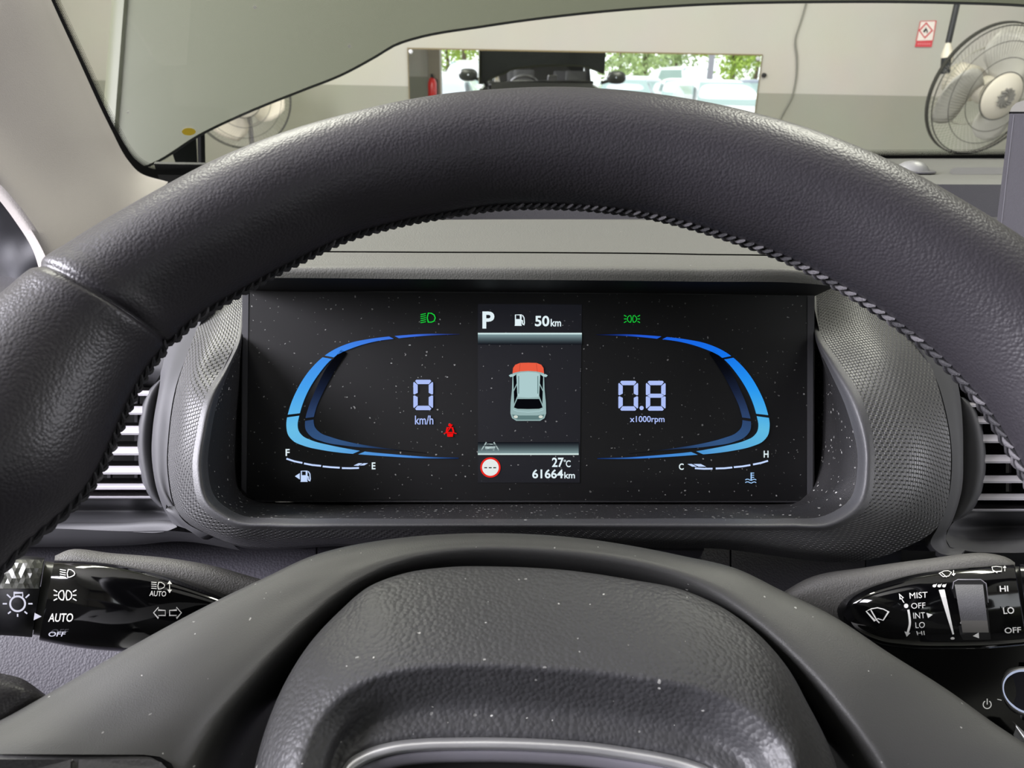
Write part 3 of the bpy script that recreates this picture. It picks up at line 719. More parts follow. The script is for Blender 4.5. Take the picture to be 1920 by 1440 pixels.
rf1 = [(1690, 520, .40), (1735, 620, .345), (1783, 735, .326), (1800, 850, .318), (1796, 925, .315), (1778, 985, .313), (1765, 1015, .313), (1775, 1030, .313), (1805, 1036, .313)]
rf2 = [(1720, 520, .405), (1775, 640, .352), (1799, 735, .334), (1806, 850, .329), (1802, 925, .327), (1784, 978, .325), (1774, 1002, .322), (1782, 1022, .318), (1810, 1030, .316)]
patch('side_fascia', [rf0, rf1, rf2], plastic_side, dash, nu=80, nv=14, thick=.003)
# fascia above the vents
patch('upper_fascia', [[(40, 560, .40), (180, 560, .40), (330, 545, .40), (350, 540, .40)], [(40, 640, .36), (180, 640, .355), (300, 640, .350), (318, 630, .349)], [(40, 700, .338), (180, 698, .338), (290, 698, .338), (302, 700, .338)], [(40, 708, .34), (180, 706, .34), (285, 706, .34), (297, 708, .34)], [(40, 728, .36), (180, 727, .36), (280, 727, .36), (290, 727, .36)]], plastic_side, dash, nu=40, thick=.002)
patch('upper_fascia', [[(1700, 545, .40), (1750, 545, .40), (1900, 560, .40), (2420, 560, .40)], [(1760, 640, .356), (1800, 645, .352), (1900, 650, .352), (2420, 650, .36)], [(1800, 714, .338), (1812, 712, .338), (1900, 712, .338), (2420, 712, .338)], [(1803, 722, .34), (1815, 721, .34), (1900, 721, .34), (2420, 721, .34)], [(1812, 752, .362), (1820, 752, .362), (1900, 752, .362), (2420, 752, .362)]], plastic_side, dash, nu=40, thick=.002)
# lower panels, leather grained
def lower(name, x0, x1, m, ytop=985, d0=.372):
    patch(name, [[(x0, ytop, d0), ((x0 + x1) / 2, ytop, d0), (x1, ytop, d0)], [(x0, 1130, d0 - .026), ((x0 + x1) / 2, 1130, d0 - .026), (x1, 1130, d0 - .026)],
                 [(x0, 1330, d0 - .045), ((x0 + x1) / 2, 1330, d0 - .045), (x1, 1330, d0 - .045)], [(x0, 1600, d0 - .055), ((x0 + x1) / 2, 1600, d0 - .055), (x1, 1600, d0 - .055)]], m, dash, nu=30, thick=.003)
purple = mat('grained lower panel', (72, 70, 78), .58, leather=(950, .00014), dust=(240, .006))
lower('knee_panel', -400, 592, purple); lower('knee_panel', 595.5, 1368, purple); lower('knee_panel', 1371.5, 1622, purple)
lower('knee_panel', 1624, 2900, mat('smooth lower panel', (62, 64, 76), .5, noise=(1500, .0002)), d0=.374)
patch('panel_backing', [[(-400, 960, .40), (2950, 960, .40)], [(-400, 1700, .36), (2950, 1700, .36)]], deep_black, dash, nu=20, nv=6)
# lower edge of the left fascia
patch('fascia_edge', [[(-100, 990, .335), (100, 991, .333), (240, 996, .326), (330, 996, .314), (420, 1008, .309)], [(-100, 1000, .336), (100, 1001, .334), (240, 1003, .328), (340, 1004, .318), (430, 1016, .312)], [(-100, 1000, .375), (100, 1000, .375), (240, 1003, .37), (340, 1004, .37), (430, 1014, .37)]], plastic_side, dash, nu=40)
patch('fascia_edge', [[(1690, 1032, .308), (1760, 1034, .312), (1850, 1036, .318), (2100, 1038, .33)], [(1690, 1040, .31), (1760, 1042, .314), (1850, 1043, .320), (2100, 1044, .332)], [(1690, 1040, .37), (1760, 1042, .37), (1850, 1043, .37), (2100, 1044, .37)]], matte_black, dash, nu=30)
# glossy black panel with the start button
button_panel = patch('button_panel', [[(1560, 1195, .335), (1700, 1205, .333), (1900, 1205, .331), (2150, 1205, .33)], [(1560, 1330, .325), (1700, 1330, .324), (1900, 1330, .323), (2150, 1330, .322)], [(1560, 1600, .315), (1700, 1600, .315), (1900, 1600, .315), (2150, 1600, .314)]], gloss_clean, dash, nu=30, thick=.004)
bp = On(button_panel)

# ------------------------------------------------------------------ start button
sb = thing('start_button', 'round start button with a bright metal ring on glossy black panel', 'button', bp.at(1926, 1297))
c0 = bp.at(1926, 1297); nrm = (EYE - c0).normalized()
Mz = Matrix.Translation(c0) @ nrm.to_track_quat('Z', 'Y').to_matrix().to_4x4()
k_ = dep(c0) / F
MB().lathe([(44 * k_, 0), (44 * k_, .0035), (41 * k_, .0052), (38.5 * k_, .0054)], 48, Mz).build('ring', silver, sb, local=False); MB().lathe([(38.5 * k_, .0054), (36.5 * k_, .0050), (35 * k_, .003)], 48, Mz).build('glow_ring', emit('pale blue ring glow', (176, 186, 212), .9), sb, local=False)  # inner ring made to glow, since the metal stays dark in shade
MB().lathe([(35 * k_, .001), (34 * k_, .003), (20 * k_, .0024), (.0001, .0022)], 48, Mz).build('button_face', mat('dark button face', (44, 44, 50), .4), sb, local=False)
MB().lathe([(52 * k_, 0), (52 * k_, .0012), (44 * k_, .0014)], 48, Mz).build('ring_surround', gloss_black, sb, local=False)
pwm = emit('glowing symbol', (196, 196, 192), .85)  # emission added to brighten the symbol
pw = stroke(circ(1851, 1321, 7.5, 22, -pi / 2 + .55, 1.5 * pi - .55), 1.7) + stroke([(1851, 1310), (1851, 1321)], 1.7) + stroke([(1870, 1311), (1878, 1313)], 1.2)
tag(decal('power_symbol', pw, bp, pwm, dash, off=.0005), 'pale printed power symbol')
patch('lower_chrome', [[(1898, 1352, .318), (1920, 1372, .316), (1960, 1410, .314)], [(1905, 1362, .312), (1925, 1392, .311), (1960, 1440, .310)], [(1900, 1378, .314), (1915, 1400, .313), (1945, 1450, .312)]], silver, dash, nu=20)

# ------------------------------------------------------------------ air vents
def vent(label, mirror_x=None):
    v = thing('air_vent', label, 'air vent', W(150 if not mirror_x else 1900, 830, .345), group='dashboard air vents')
    return v
# vent beside the driver's door
v1 = vent('round-ended air vent with silver slats, nearest the driver door')
capc = [(303, 712, .335), (281, 737, .332), (268, 781, .330), (263, 830, .329), (268, 884, .328), (276, 913, .327), (287, 932, .327), (306, 951, .326)]
capi = [(304, 716, .336), (293, 752, .334), (288, 790, .333), (286, 840, .332), (290, 884, .33), (295, 915, .329), (300, 935, .328), (307, 951, .327)]
capb = [(p[0] - 1, p[1], p[2] + .05) for p in capc]
patch('end_cap', [shift(capi, 10, 0, .012), shift(capi, 2, 0, .001), [tuple(p[k] * .5 + q[k] * .5 - (.001 if k == 2 else 0) for k in range(3)) for p, q in zip(capi, capc)], capc, shift(capc, -1.5, 0, .002), capb], plastic_side, v1, nu=50, nv=24)
patch('vent_back', [[(-100, 690, .40), (330, 690, .40)], [(-100, 960, .40), (330, 960, .40)]], deep_black, v1, nu=4, nv=3)
def slat(v, x0, x1, y0, y1, ytop, d=.338, m=None):
    """blade: grained top face from ytop to y0, bright front face from y0 to y1"""
    s_ = patch('slat', [[(x0, ytop, d + .03), (x1, ytop, d + .03)], [(x0, y0, d + .001), (x1, y0, d + .001)]], vent_top, v, nu=8, nv=3, thick=.0012)
    patch('slat_face', [[(x0, y0 - .5, d + .001), (x1, y0 - .5, d + .001)], [(x0, y1, d - .0035), (x1, y1, d - .0035)]], vent_silver, s_, nu=8, nv=3, thick=.001)
for x1, y0, y1, yt in ((287, 733, 738, 727), (275, 762, 774, 757), (268, 799, 812, 792), (266, 838, 850, 827), (269, 874, 886, 864), (278, 907, 914, 896)):
    slat(v1, -80, x1 + 3, y0, y1, yt)
for xx in (255, 204, 120):
    patch('vane', [[(xx - 3, 738, .372), (xx - 3, 910, .372)], [(xx + 3, 738, .368), (xx + 3, 910, .368)]], silver_dull, v1, nu=12, nv=3, thick=.001)
patch('sill', [[(-80, 917, .352), (150, 917, .352), (284, 917, .352)], [(-80, 921, .344), (150, 921, .344), (288, 921, .344)], [(-80, 930, .340), (150, 930, .340), (292, 930, .340)]], vent_top, v1, nu=20, thick=.001)
patch('sill_edge', [[(-80, 930, .3395), (150, 930, .3395), (293, 930, .3395)], [(-80, 933, .339), (150, 933, .339), (296, 933, .339)]], vent_silver, v1, nu=20, nv=3, thick=.001)
patch('lower_scoop', [[(-80, 933, .340), (120, 933, .340), (240, 933, .340), (300, 934, .338), (304, 938, .336)], [(-80, 945, .342), (120, 945, .342), (240, 945, .342), (303, 946, .338), (308, 948, .333)], [(-80, 958, .352), (120, 958, .352), (240, 957, .35), (312, 957, .344), (316, 957, .333)],
                      [(-80, 978, .348), (120, 978, .345), (230, 978, .338), (312, 974, .328), (324, 974, .324)], [(-80, 986, .340), (120, 987, .336), (230, 988, .328), (310, 984, .318), (328, 982, .316)], [(-80, 991, .338), (120, 993, .335), (235, 997, .327), (318, 994, .316), (332, 988, .314)]], plastic_side, v1, nu=60, nv=40, thick=.001)
# vent towards the middle of the car
v2 = vent('round-ended air vent with silver slats, beside the tall central display', True)
capc = [(1801, 745, .333), (1816, 757, .332), (1832, 790, .331), (1841, 830, .330), (1843, 860, .329), (1840, 900, .328), (1830, 935, .327), (1812, 962, .326), (1784, 978, .325)]
capi = [(1800, 742, .335), (1802, 770, .334), (1805, 800, .333), (1806, 835, .332), (1805, 870, .331), (1802, 905, .33), (1798, 935, .329), (1790, 960, .327), (1783, 978, .326)]
patch('end_cap', [shift(capi, -10, 0, .012), shift(capi, -1, 0, .001), [tuple(p[k] * .5 + q[k] * .5 - (.0015 if k == 2 else 0) for k in range(3)) for p, q in zip(capi, capc)], capc, shift(capc, 1.5, 0, .002), [(p[0] + 1, p[1], p[2] + .05) for p in capc]], plastic_side, v2, nu=50, nv=24)
patch('vent_back', [[(1790, 720, .40), (2380, 720, .40)], [(1790, 985, .40), (2380, 985, .40)]], deep_black, v2, nu=4, nv=3)
for x0, y0, y1, yt in ((1812, 755, 759, 752), (1828, 781, 791, 780), (1838, 815, 827, 814), (1841, 853, 865, 852), (1838, 892, 902, 887), (1826, 926, 934, 922)):
    slat(v2, x0, 2330, y0, y1, yt)
for xx in (1889, 1835, 1960):
    patch('vane', [[(xx - 3, 760, .372), (xx - 3, 935, .372)], [(xx + 3, 760, .368), (xx + 3, 935, .368)]], silver_dull, v2, nu=12, nv=3, thick=.001)
patch('sill', [[(1820, 941, .352), (2330, 941, .352)], [(1818, 946, .344), (2330, 946, .344)], [(1814, 954, .340), (2330, 954, .340)]], vent_top, v2, nu=20, thick=.001)
patch('sill_edge', [[(1814, 954, .3395), (2330, 954, .3395)], [(1812, 957, .339), (2330, 957, .339)]], vent_silver, v2, nu=20, nv=3, thick=.001)
patch('lower_scoop', [[(1806, 957, .340), (1850, 957, .340), (1950, 957, .340), (2380, 957, .340)], [(1796, 970, .336), (1850, 972, .342), (1950, 972, .342), (2380, 972, .342)], [(1787, 980, .334), (1830, 985, .346), (1950, 985, .350), (2380, 985, .350)],
                      [(1776, 1000, .324), (1815, 1007, .336), (1940, 1008, .338), (2380, 1008, .338)], [(1774, 1012, .318), (1815, 1020, .325), (1940, 1021, .327), (2380, 1021, .327)], [(1782, 1026, .315), (1820, 1034, .320), (1940, 1036, .325), (2380, 1036, .327)]], plastic_side, v2, nu=60, nv=40, thick=.001)

patch('outer_end', [[(2330, 700, .345), (2332, 850, .333), (2330, 1036, .322)], [(2420, 690, .345), (2430, 850, .333), (2420, 1040, .322)], [(2440, 690, .40), (2450, 850, .40), (2440, 1040, .40)]], plastic_side, v2, nu=20, nv=12, thick=.002)
# ------------------------------------------------------------------ instrument cluster
SD = .331
clu = thing('instrument_cluster', 'wide black digital instrument screen showing gauges behind the steering wheel', 'instrument panel', W(990, 740, SD))
scr_m = NT('display glass'); scr_m.b.inputs['Base Color'].default_value = (.0035, .0035, .004, 1); scr_m.b.inputs['Roughness'].default_value = .42; scr_m.b.inputs['Specular IOR Level'].default_value = .6
_tc = scr_m.n('ShaderNodeTexCoord'); _d = dust_mask(scr_m, _tc.outputs['Object'], 560, .6, .2)
_mx = scr_m.n('ShaderNodeMixRGB'); _mx.inputs[1].default_value = (.0035, .0035, .004, 1); _mx.inputs[2].default_value = (.42, .42, .4, 1); scr_m.l(_d, _mx.inputs[0]); scr_m.l(_mx.outputs[0], scr_m.b.inputs['Base Color'])
sx = [(468, 546), (1513, 554), (1514, 700), (1512, 934), (1500, 938), (476, 937), (463, 926), (464, 750)]
S = Flat(SD)
screen = decal('display_screen', [sx], S, scr_m.m, clu, off=0, thick=0)
bez = [(454, 540), (1527, 548), (1527, 925), (1514, 942), (464, 941), (452, 925)]
decal('bezel', [bez], Flat(SD + .0035), plastic_lip, clu, off=0, thick=.0025)
decal('backing_case', [bez], Flat(SD + .016), matte_black, clu, off=0, thick=.012)
for q in ([(1514, 556), (1525, 560), (1524, 915), (1513, 932)], [(466, 548), (456, 556), (453, 915), (462, 926)]): decal('side_strip', [q], Flat(SD + .001), plastic_side, clu, off=.0, thick=.0012)

navy_m = scr_m.m.copy(); navy_m.name = 'display navy'
_pb = navy_m.node_tree.nodes['Principled BSDF']; _pb.inputs['Emission Color'].default_value = lin((13, 14, 21)); _pb.inputs['Emission Strength'].default_value = 1.0
wht = emit('display white', (225, 240, 245)); per = emit('display periwinkle', (172, 190, 245)); grn = emit('display green', (24, 200, 60)); redl = emit('display red', (235, 18, 18)); tealw = emit('display pale teal', (196, 216, 216))
ea = emit_attr('display colours')
def sc_(name, polys, m, off=.0004, cols=None, label=None): return decal(name, polys, S, m, screen, off=off, cols=cols, label=label)
# centre panel background, bars
L4 = lambda c: lin(c)
sc_('center_panel', [[(896, 570), (1091, 571), (1087, 905), (896, 905)]], navy_m, off=.0002)
tb = [(896, 625, 1091, 627), (896, 627, 1091, 646)]
def grad(x0, y0, x1, y1, c0_, c1_, n=10, xe=0):
    ps, cs = [], []
    for i in range(n):
        a, b_ = y0 + (y1 - y0) * i / n, y0 + (y1 - y0) * (i + 1) / n
        ca = tuple(c0_[k] + (c1_[k] - c0_[k]) * i / n for k in range(3)); cb_ = tuple(c0_[k] + (c1_[k] - c0_[k]) * (i + 1) / n for k in range(3))
        ps.append([(x0, a), (x1, a), (x1, b_), (x0, b_)]); cs.append([L4(ca), L4(ca), L4(cb_), L4(cb_)])
    return ps, cs
ps, cs = grad(896, 627, 1091, 646, (132, 158, 162), (18, 20, 26)); ps.append([(896, 624), (1091, 624), (1091, 627), (896, 627)]); cs.append(L4((205, 228, 228)))
sc_('upper_bar', ps, ea, cols=cs)
ps, cs = grad(896, 829, 1085, 850, (16, 18, 24), (128, 152, 154)); ps.append([(896, 850), (1085, 850), (1085, 853), (896, 853)]); cs.append(L4((205, 225, 222)))
sc_('lower_bar', ps, ea, cols=cs)
# gauge arcs
outL = [(862, 626.5), (800, 626), (745, 629.5), (690, 636), (660, 642), (617, 661), (580, 695), (557, 731), (543, 765), (537, 800), (540, 815), (550, 827), (570, 836), (605, 844), (640, 849), (675, 852), (730, 856), (800, 859.5), (860, 860)]
inL = [(862, 627), (800, 629.5), (750, 634), (700, 641), (665, 651), (630, 667), (595, 705), (571, 748), (561, 780), (558, 798), (560, 808), (567, 817), (585, 826), (615, 834), (650, 841), (680, 846), (735, 851.5), (800, 856.5), (860, 858)]
def arc(name, o_, i_, cols_, gaps, mirror=False, n=150, dim=1.0):
    A = crom(o_, n); B = crom(i_, n); ps, cs = [], []
    cc = [tuple(cols_[int(x)][m_] + (cols_[min(int(x) + 1, len(cols_) - 1)][m_] - cols_[int(x)][m_]) * (x - int(x)) for m_ in range(3)) for x in [(len(cols_) - 1) * i / (n - 1) for i in range(n)]]
    for j in range(n - 1):
        t = (j + .5) / (n - 1)
        if any(abs(t - g) < .0045 for g in gaps): continue
        q = [A[j], A[j + 1], B[j + 1], B[j]]
        if mirror: q = [(1980 - x, y + .9) for x, y in q]
        ps.append(q); c = [L4(tuple(max(0, v) * dim for v in cc[k])) for k in (j, j + 1, j + 1, j)]; cs.append(c)
    sc_(name, ps, ea, cols=cs)
colL = [(30, 40, 90), (60, 105, 215), (62, 120, 225), (66, 140, 235), (70, 160, 238), (105, 190, 232), (100, 175, 225), (80, 145, 215), (74, 135, 215), (20, 40, 80)]
colR = [(10, 20, 60), (35, 85, 205), (25, 100, 225), (20, 115, 235), (40, 150, 240), (95, 185, 225), (90, 165, 215), (70, 140, 210), (60, 120, 205), (20, 40, 80)]
G_ = (.168, .345, .52, .745)
arc('speed_arc', outL, inL, colL, G_); arc('rev_arc', outL, inL, colR, G_, True)
outS = [(640, 655), (612, 690), (592, 730), (578, 765), (572, 790), (573, 805), (584, 819), (605, 828), (650, 836), (720, 842), (800, 850)]
inS = [(650, 662), (628, 695), (606, 735), (592, 768), (588, 790), (590, 800), (600, 811), (622, 820), (660, 830), (720, 840), (800, 849.5)]
colS = [(4, 4, 6), (10, 12, 20), (24, 33, 56), (42, 62, 100), (48, 78, 120), (52, 84, 128), (46, 76, 118), (34, 52, 84), (14, 18, 28), (8, 8, 12)]
arc('speed_shadow_arc', outS, inS, colS, (.37,)); arc('rev_shadow_arc', outS, inS, colS, (.37,), True)
# seven segment digits
def seg7(name, x0, y0, x1, y1, on, th=8.2):
    w_, h_ = x1 - x0, y1 - y0; ym = (y0 + y1) / 2; g = 1.1; c = 4.5
    sg_ = {'a': [(x0 + c + g, y0), (x1 - c - g, y0), (x1 - 2.2 - g, y0 + 2.5), (x1 - th + .5, y0 + th), (x0 + th - .5, y0 + th), (x0 + 2.2 + g, y0 + 2.5)],
           'd': [(x0 + c + g, y1), (x1 - c - g, y1), (x1 - 2.2 - g, y1 - 2.5), (x1 - th + .5, y1 - th), (x0 + th - .5, y1 - th), (x0 + 2.2 + g, y1 - 2.5)],
           'f': [(x0, y0 + c + 1), (x0 + 1.4, y0 + 4), (x0 + th, y0 + th + 1.6), (x0 + th, ym - 4), (x0 + 2, ym - .8), (x0, ym - 2)],
           'e': [(x0, y1 - c - 1), (x0 + 1.4, y1 - 4), (x0 + th, y1 - th - 1.6), (x0 + th, ym + 4), (x0 + 2, ym + .8), (x0, ym + 2)],
           'g': [(x0 + 3, ym), (x0 + th, ym - 3.8), (x1 - th, ym - 3.8), (x1 - 3, ym), (x1 - th, ym + 3.8), (x0 + th, ym + 3.8)]}
    X = lambda P: [(x0 + x1 - p[0], p[1]) for p in P]
    sg_['b'], sg_['c'] = X(sg_['f']), X(sg_['e'])
    sc_(name, [sg_[k] for k in on], per)
seg7('speed_digit', 775, 712, 812, 769, 'abcdef'); seg7('rev_digit', 1159.5, 714, 1196.5, 770, 'abcdef'); seg7('rev_digit', 1211, 714, 1248, 770, 'abcdefg')
sc_('decimal_point', [circ(1203, 765, 4, 14)], per)
def stx(name, s, q, m=wht, bold=.0): return text(name, s, q, S, m, screen, bold)
stx('speed_unit', 'km/h', (778, 779, 812.5, 796), per, .012); stx('rev_unit', 'x1000rpm', (1181, 780, 1246, 795), per, .012)
stx('gear_letter', 'P', (904.5, 584, 927, 616), wht, .03); stx('range_number', '50', (1003, 592, 1030, 612), wht, .025); stx('range_unit', 'km', (1032.5, 598, 1052, 612), wht, .02)
stx('temperature', '27', (1035, 858, 1057, 876), wht, .022); stx('temperature_unit', 'C', (1061, 863, 1070, 876), wht, .015); sc_('degree_mark', stroke(circ(1059, 864, 1.6, 10), 1, True), wht)
stx('odometer', '61664', (998, 880, 1056, 897), wht, .022); stx('odometer_unit', 'km', (1058, 885, 1078, 897), wht, .018)
stx('fuel_full_letter', 'F', (535.5, 842, 543, 855), wht, .02); stx('fuel_empty_letter', 'E', (697, 867, 704, 880), wht, .02)
stx('cold_letter', 'C', (1273, 869, 1282, 881), wht, .02); stx('hot_letter', 'H', (1432, 845, 1441, 858), wht, .02)
# fuel and temperature scales
def band(P, w0): return stroke(P, w0)
fs_ = []
for seg in (((537, 860), (552, 865), (567, 868)), ((570, 869), (586, 872), (602, 873.5)), ((605, 874.5), (620, 876), (637, 877)), ((641, 877.7), (657, 878), (673, 877.5))): fs_ += band(seg, 3.2)
fs_ += [[(663, 873), (672, 868.5), (680, 868.5), (672, 873.5)], [(674, 873), (682, 868.5), (690, 868.5), (683, 872.5)]]
sc_('fuel_scale', fs_, emit('display ice white', (196, 216, 255)))
ts_ = []
for seg in (((1440, 864), (1427, 868), (1412, 871)), ((1407, 872), (1392, 874.5), (1376, 876)), ((1373, 876.5), (1358, 878), (1342, 878.5)), ((1336, 878.7), (1320, 879), (1303, 878))): ts_ += band(seg, 3.2)
ts_ += [[(1289, 870), (1297, 870), (1307, 875), (1298, 875)], [(1300, 870), (1314, 870), (1324, 875), (1310, 875)]]
sc_('temperature_scale', ts_, emit('display ice blue', (196, 216, 255)))
# icons
def pump(x, y, w_, h_):
    return stroke([(x + w_ * .08, y + h_ * .98), (x + w_ * .08, y + h_ * .06), (x + w_ * .6, y + h_ * .06), (x + w_ * .6, y + h_ * .98)], w_ * .11, False) + [[(x, y + h_ * .94), (x + w_ * .7, y + h_ * .94), (x + w_ * .7, y + h_), (x, y + h_)], [(x + w_ * .08, y + h_ * .42), (x + w_ * .6, y + h_ * .42), (x + w_ * .6, y + h_ * .98), (x + w_ * .08, y + h_ * .98)]] + stroke([(x + w_ * .62, y + h_ * .5), (x + w_ * .75, y + h_ * .55), (x + w_ * .78, y + h_ * .85), (x + w_ * .9, y + h_ * .9), (x + w_ * .96, y + h_ * .75), (x + w_ * .92, y + h_ * .3), (x + w_ * .76, y + h_ * .08)], w_ * .1)
sc_('fuel_pump_icon', pump(965, 589, 19, 22), wht)
sc_('fuel_side_icon', pump(563.5, 882, 19, 21.5) + [[(553, 893), (562, 887), (562, 899)]], emit('display ice', (196, 216, 250)))
lowb = stroke([(803, 587), (809, 587.5), (814, 590.5), (816, 596), (814, 602), (809, 604), (803, 604), (801, 596)], 1.9, True)
for k in range(5): lowb += stroke([(788.5, 590 + k * 3.8), (798.5, 588 + k * 3.8)], 1.5)
sc_('low_beam_icon', lowb, grn)
def poslight(x, y, s):
    P = []
    for sg_ in (-1, 1):
        q = lambda a, b_: (x + sg_ * a * s, y + b_ * s)
        P += stroke([q(2.6, -6.2), q(5.2, -6), q(8, -3.4), q(8.8, 0), q(8, 3.4), q(5.2, 6), q(2.6, 6.2), q(1.6, 3), q(1.2, 0), q(1.6, -3)], 1.3 * s, True)
        for a in (-1, 0, 1): P += stroke([q(10.3, a * 4.4), q(15, a * 7.0)], 1.4 * s)
    return P
sc_('side_light_icon', poslight(1185, 598, 1.0), grn)
belt = [circ(843.5, 797, 3, 14)] + stroke([(839, 802), (836.5, 811), (851, 811), (848, 802), (839, 802)], 1.7) + stroke([(848, 796), (838, 811)], 1.8) + stroke([(832, 813), (838, 811), (849, 811), (856, 813)], 1.6) + [[(838, 812.5), (850, 812.5), (849, 819), (839, 819)]] + stroke([(839, 801), (837, 810)], 3) + stroke([(848, 801), (850.5, 810)], 3)
sc_('seat_belt_icon', belt, redl)
cool = stroke([(1408.5, 886), (1408.5, 901)], 2.2) + sum([stroke([(1409, y), (1414, y)], 1.5) for y in (887, 891, 895)], []) + sum([stroke([(1397.5, y), (1400, y - 1.5), (1403, y - 1.5), (1406, y), (1409, y + .8), (1412, y - 1), (1415, y - 1.5), (1418, y)], 1.5) for y in (900, 905)], [])
sc_('coolant_icon', cool, emit('display ice two', (160, 200, 245)))
lane = stroke([(903, 844), (912, 829)], 2.4) + stroke([(935, 844), (926, 829)], 2.4) + stroke([(911, 837), (913, 833), (925, 833), (927, 837)], 1.6) + [[(909.5, 837), (928.5, 837), (928.5, 842), (909.5, 842)], [(911, 842), (914, 842), (914, 844.5), (911, 844.5)], [(924, 842), (927, 842), (927, 844.5), (924, 844.5)]]
sc_('lane_assist_icon', lane, tealw)
sc_('limit_sign_ring', [circ(919.5, 876.5, 19, 40)], emit('display sign red', (226, 42, 34)))
sc_('limit_sign_face', [circ(919.5, 876.5, 15.6, 36)], emit('display sign white', (228, 234, 232)), off=.0006)
sc_('limit_sign_dashes', [[(908 + k * 8.4, 876), (913.5 + k * 8.4, 876), (913.5 + k * 8.4, 878), (908 + k * 8.4, 878)] for k in range(3)], deep_black, off=.0008)
# little car picture on the screen
cen = 990.5
def sym(P): return P + [(2 * cen - x, y) for x, y in reversed(P)]
teal = emit('picture teal', (150, 178, 178)); teal_l = emit('picture light teal', (172, 202, 204)); teal_d = emit('picture dark teal', (96, 124, 124)); orange = emit('picture orange', (232, 92, 66)); navy = emit('picture black', (8, 9, 14))
sc_('car_picture_body', [sym([(cen, 789), (968, 789), (960, 784), (957, 775), (957.5, 755), (960, 730), (961, 700), (963, 690)] ), ], teal, off=.0005)
sc_('car_picture_mirror', [[(954, 704), (958, 701.5), (967, 702), (967, 705), (957, 707)], [(1027, 704), (1023, 701.5), (1014, 702), (1014, 705), (1024, 707)]], teal_l, off=.0006)
sc_('car_picture_bonnet', [sym([(cen, 680), (975, 680.5), (966, 684), (962, 690), (961, 700), (966, 698.5), (975, 696.5), (cen, 695.5)])], orange, off=.0007)
sc_('car_picture_bonnet_line', stroke([(975.5, 681), (973.5, 697)], .8) + stroke([(1005.5, 681), (1007.5, 697)], .8), emit('picture orange line', (180, 70, 52)), off=.0008)
sc_('car_picture_side_glass', [[(962.5, 706), (968, 702), (970, 742), (964, 758)], [(1018.5, 706), (1013, 702), (1011, 742), (1017, 758)]], navy, off=.0007)
sc_('car_picture_pillar', stroke([(963, 733), (970, 718)], 1.5) + stroke([(1018, 733), (1011, 718)], 1.5), teal, off=.0008)
sc_('car_picture_roof', [sym([(cen, 697.5), (976, 698.5), (969, 701), (971, 744), (cen, 745.5)])], teal_l, off=.0009)
sc_('car_picture_roof_rail', stroke([(972.5, 705), (972.5, 738)], 1.6) + stroke([(1008.5, 705), (1008.5, 738)], 1.6), teal_d, off=.001)
sc_('car_picture_rear_glass', [sym([(cen, 748), (970, 748), (966, 757), (963.5, 764), (970, 766.5), (cen, 767)])], navy, off=.0008)
sc_('car_picture_tailgate_line', stroke([(962, 768), (970, 771), (cen, 773), (1011, 771), (1019, 768)], 1.2), teal_l, off=.0008)
sc_('car_picture_bumper', [sym([(cen, 779), (974, 779), (960, 777), (963, 784), (970, 787), (cen, 787)])], teal_d, off=.0008)
sc_('car_picture_lamp', [circ(967, 781.5, 4, 14, ry=2.8), circ(1014, 781.5, 4, 14, ry=2.8)], emit('picture lamp', (206, 214, 204)), off=.001)

# ------------------------------------------------------------------ control stalks
def stalk_loft(name, st, m, parent, nsec=28, nlen=40, dc=.28, ht=.014, dlist=None, expo=.75, cap0=True):
    """stations (xt, yt, xb, yb, depth, half thickness); rounded section between top and bottom points"""
    S_ = crom(st, nlen); vs = []
    for (xt, yt, xb, yb, d, h) in S_:
        A, B = W(xt, yt, d), W(xb, yb, d); c = (A + B) / 2; up = (A - B) / 2
        for j in range(nsec):
            a = 2 * pi * j / nsec; ca, sa = cos(a), sin(a)
            ca = math.copysign(abs(ca) ** expo, ca); sa = math.copysign(abs(sa) ** expo, sa)
            q_ = c + up * ca; vs.append(q_ + (EYE - q_).normalized() * (h * sa))
    fs = grid_faces(nlen, nsec, True)
    fs += [tuple(range(nsec)), tuple(reversed(range((nlen - 1) * nsec, nlen * nsec)))]
    o = obj(name, vs, fs, m, parent)
    bmx = bmesh.new(); bmx.from_mesh(o.data); bmesh.ops.recalc_face_normals(bmx, faces=bmx.faces); bmx.to_mesh(o.data); bmx.free()
    for p in o.data.polygons: p.use_smooth = True
    md = o.modifiers.new('edges', 'EDGE_SPLIT'); md.split_angle = radians(50)
    return o
ls = thing('light_stalk', 'glossy black headlight stalk with crystal knob beside the door', 'control stalk', W(300, 1130, .28))
body1 = stalk_loft('stalk_body', [(102, 1050, 73, 1201, .277, .012), (150, 1051, 128, 1212, .277, .0135), (208, 1056, 195, 1220, .278, .014), (312, 1077, 300, 1221, .281, .0135), (400, 1106, 390, 1208, .285, .012), (470, 1136, 462, 1188, .288, .008), (520, 1158, 515, 1172, .29, .004)], gloss_black, ls)
stalk_loft('stalk_cover', [(103, 1042, 100, 1085, .287, .012), (133, 1030, 130, 1120, .288, .0125), (208, 1037, 200, 1150, .289, .0125), (312, 1046, 300, 1150, .291, .0125), (400, 1061, 395, 1150, .293, .012), (490, 1086, 485, 1150, .296, .011), (600, 1110, 600, 1150, .3, .01)], stalk_cap, ls, expo=.6)
knob1 = stalk_loft('knob', [(-90, 1044, -110, 1188, .276, .0125), (0, 1043, -20, 1190, .276, .0125), (70, 1044, 48, 1194, .276, .0125), (84, 1046, 60, 1195, .277, .012)], mat('smoky knob plastic', (16, 16, 19), .5, spec=.3), ls)
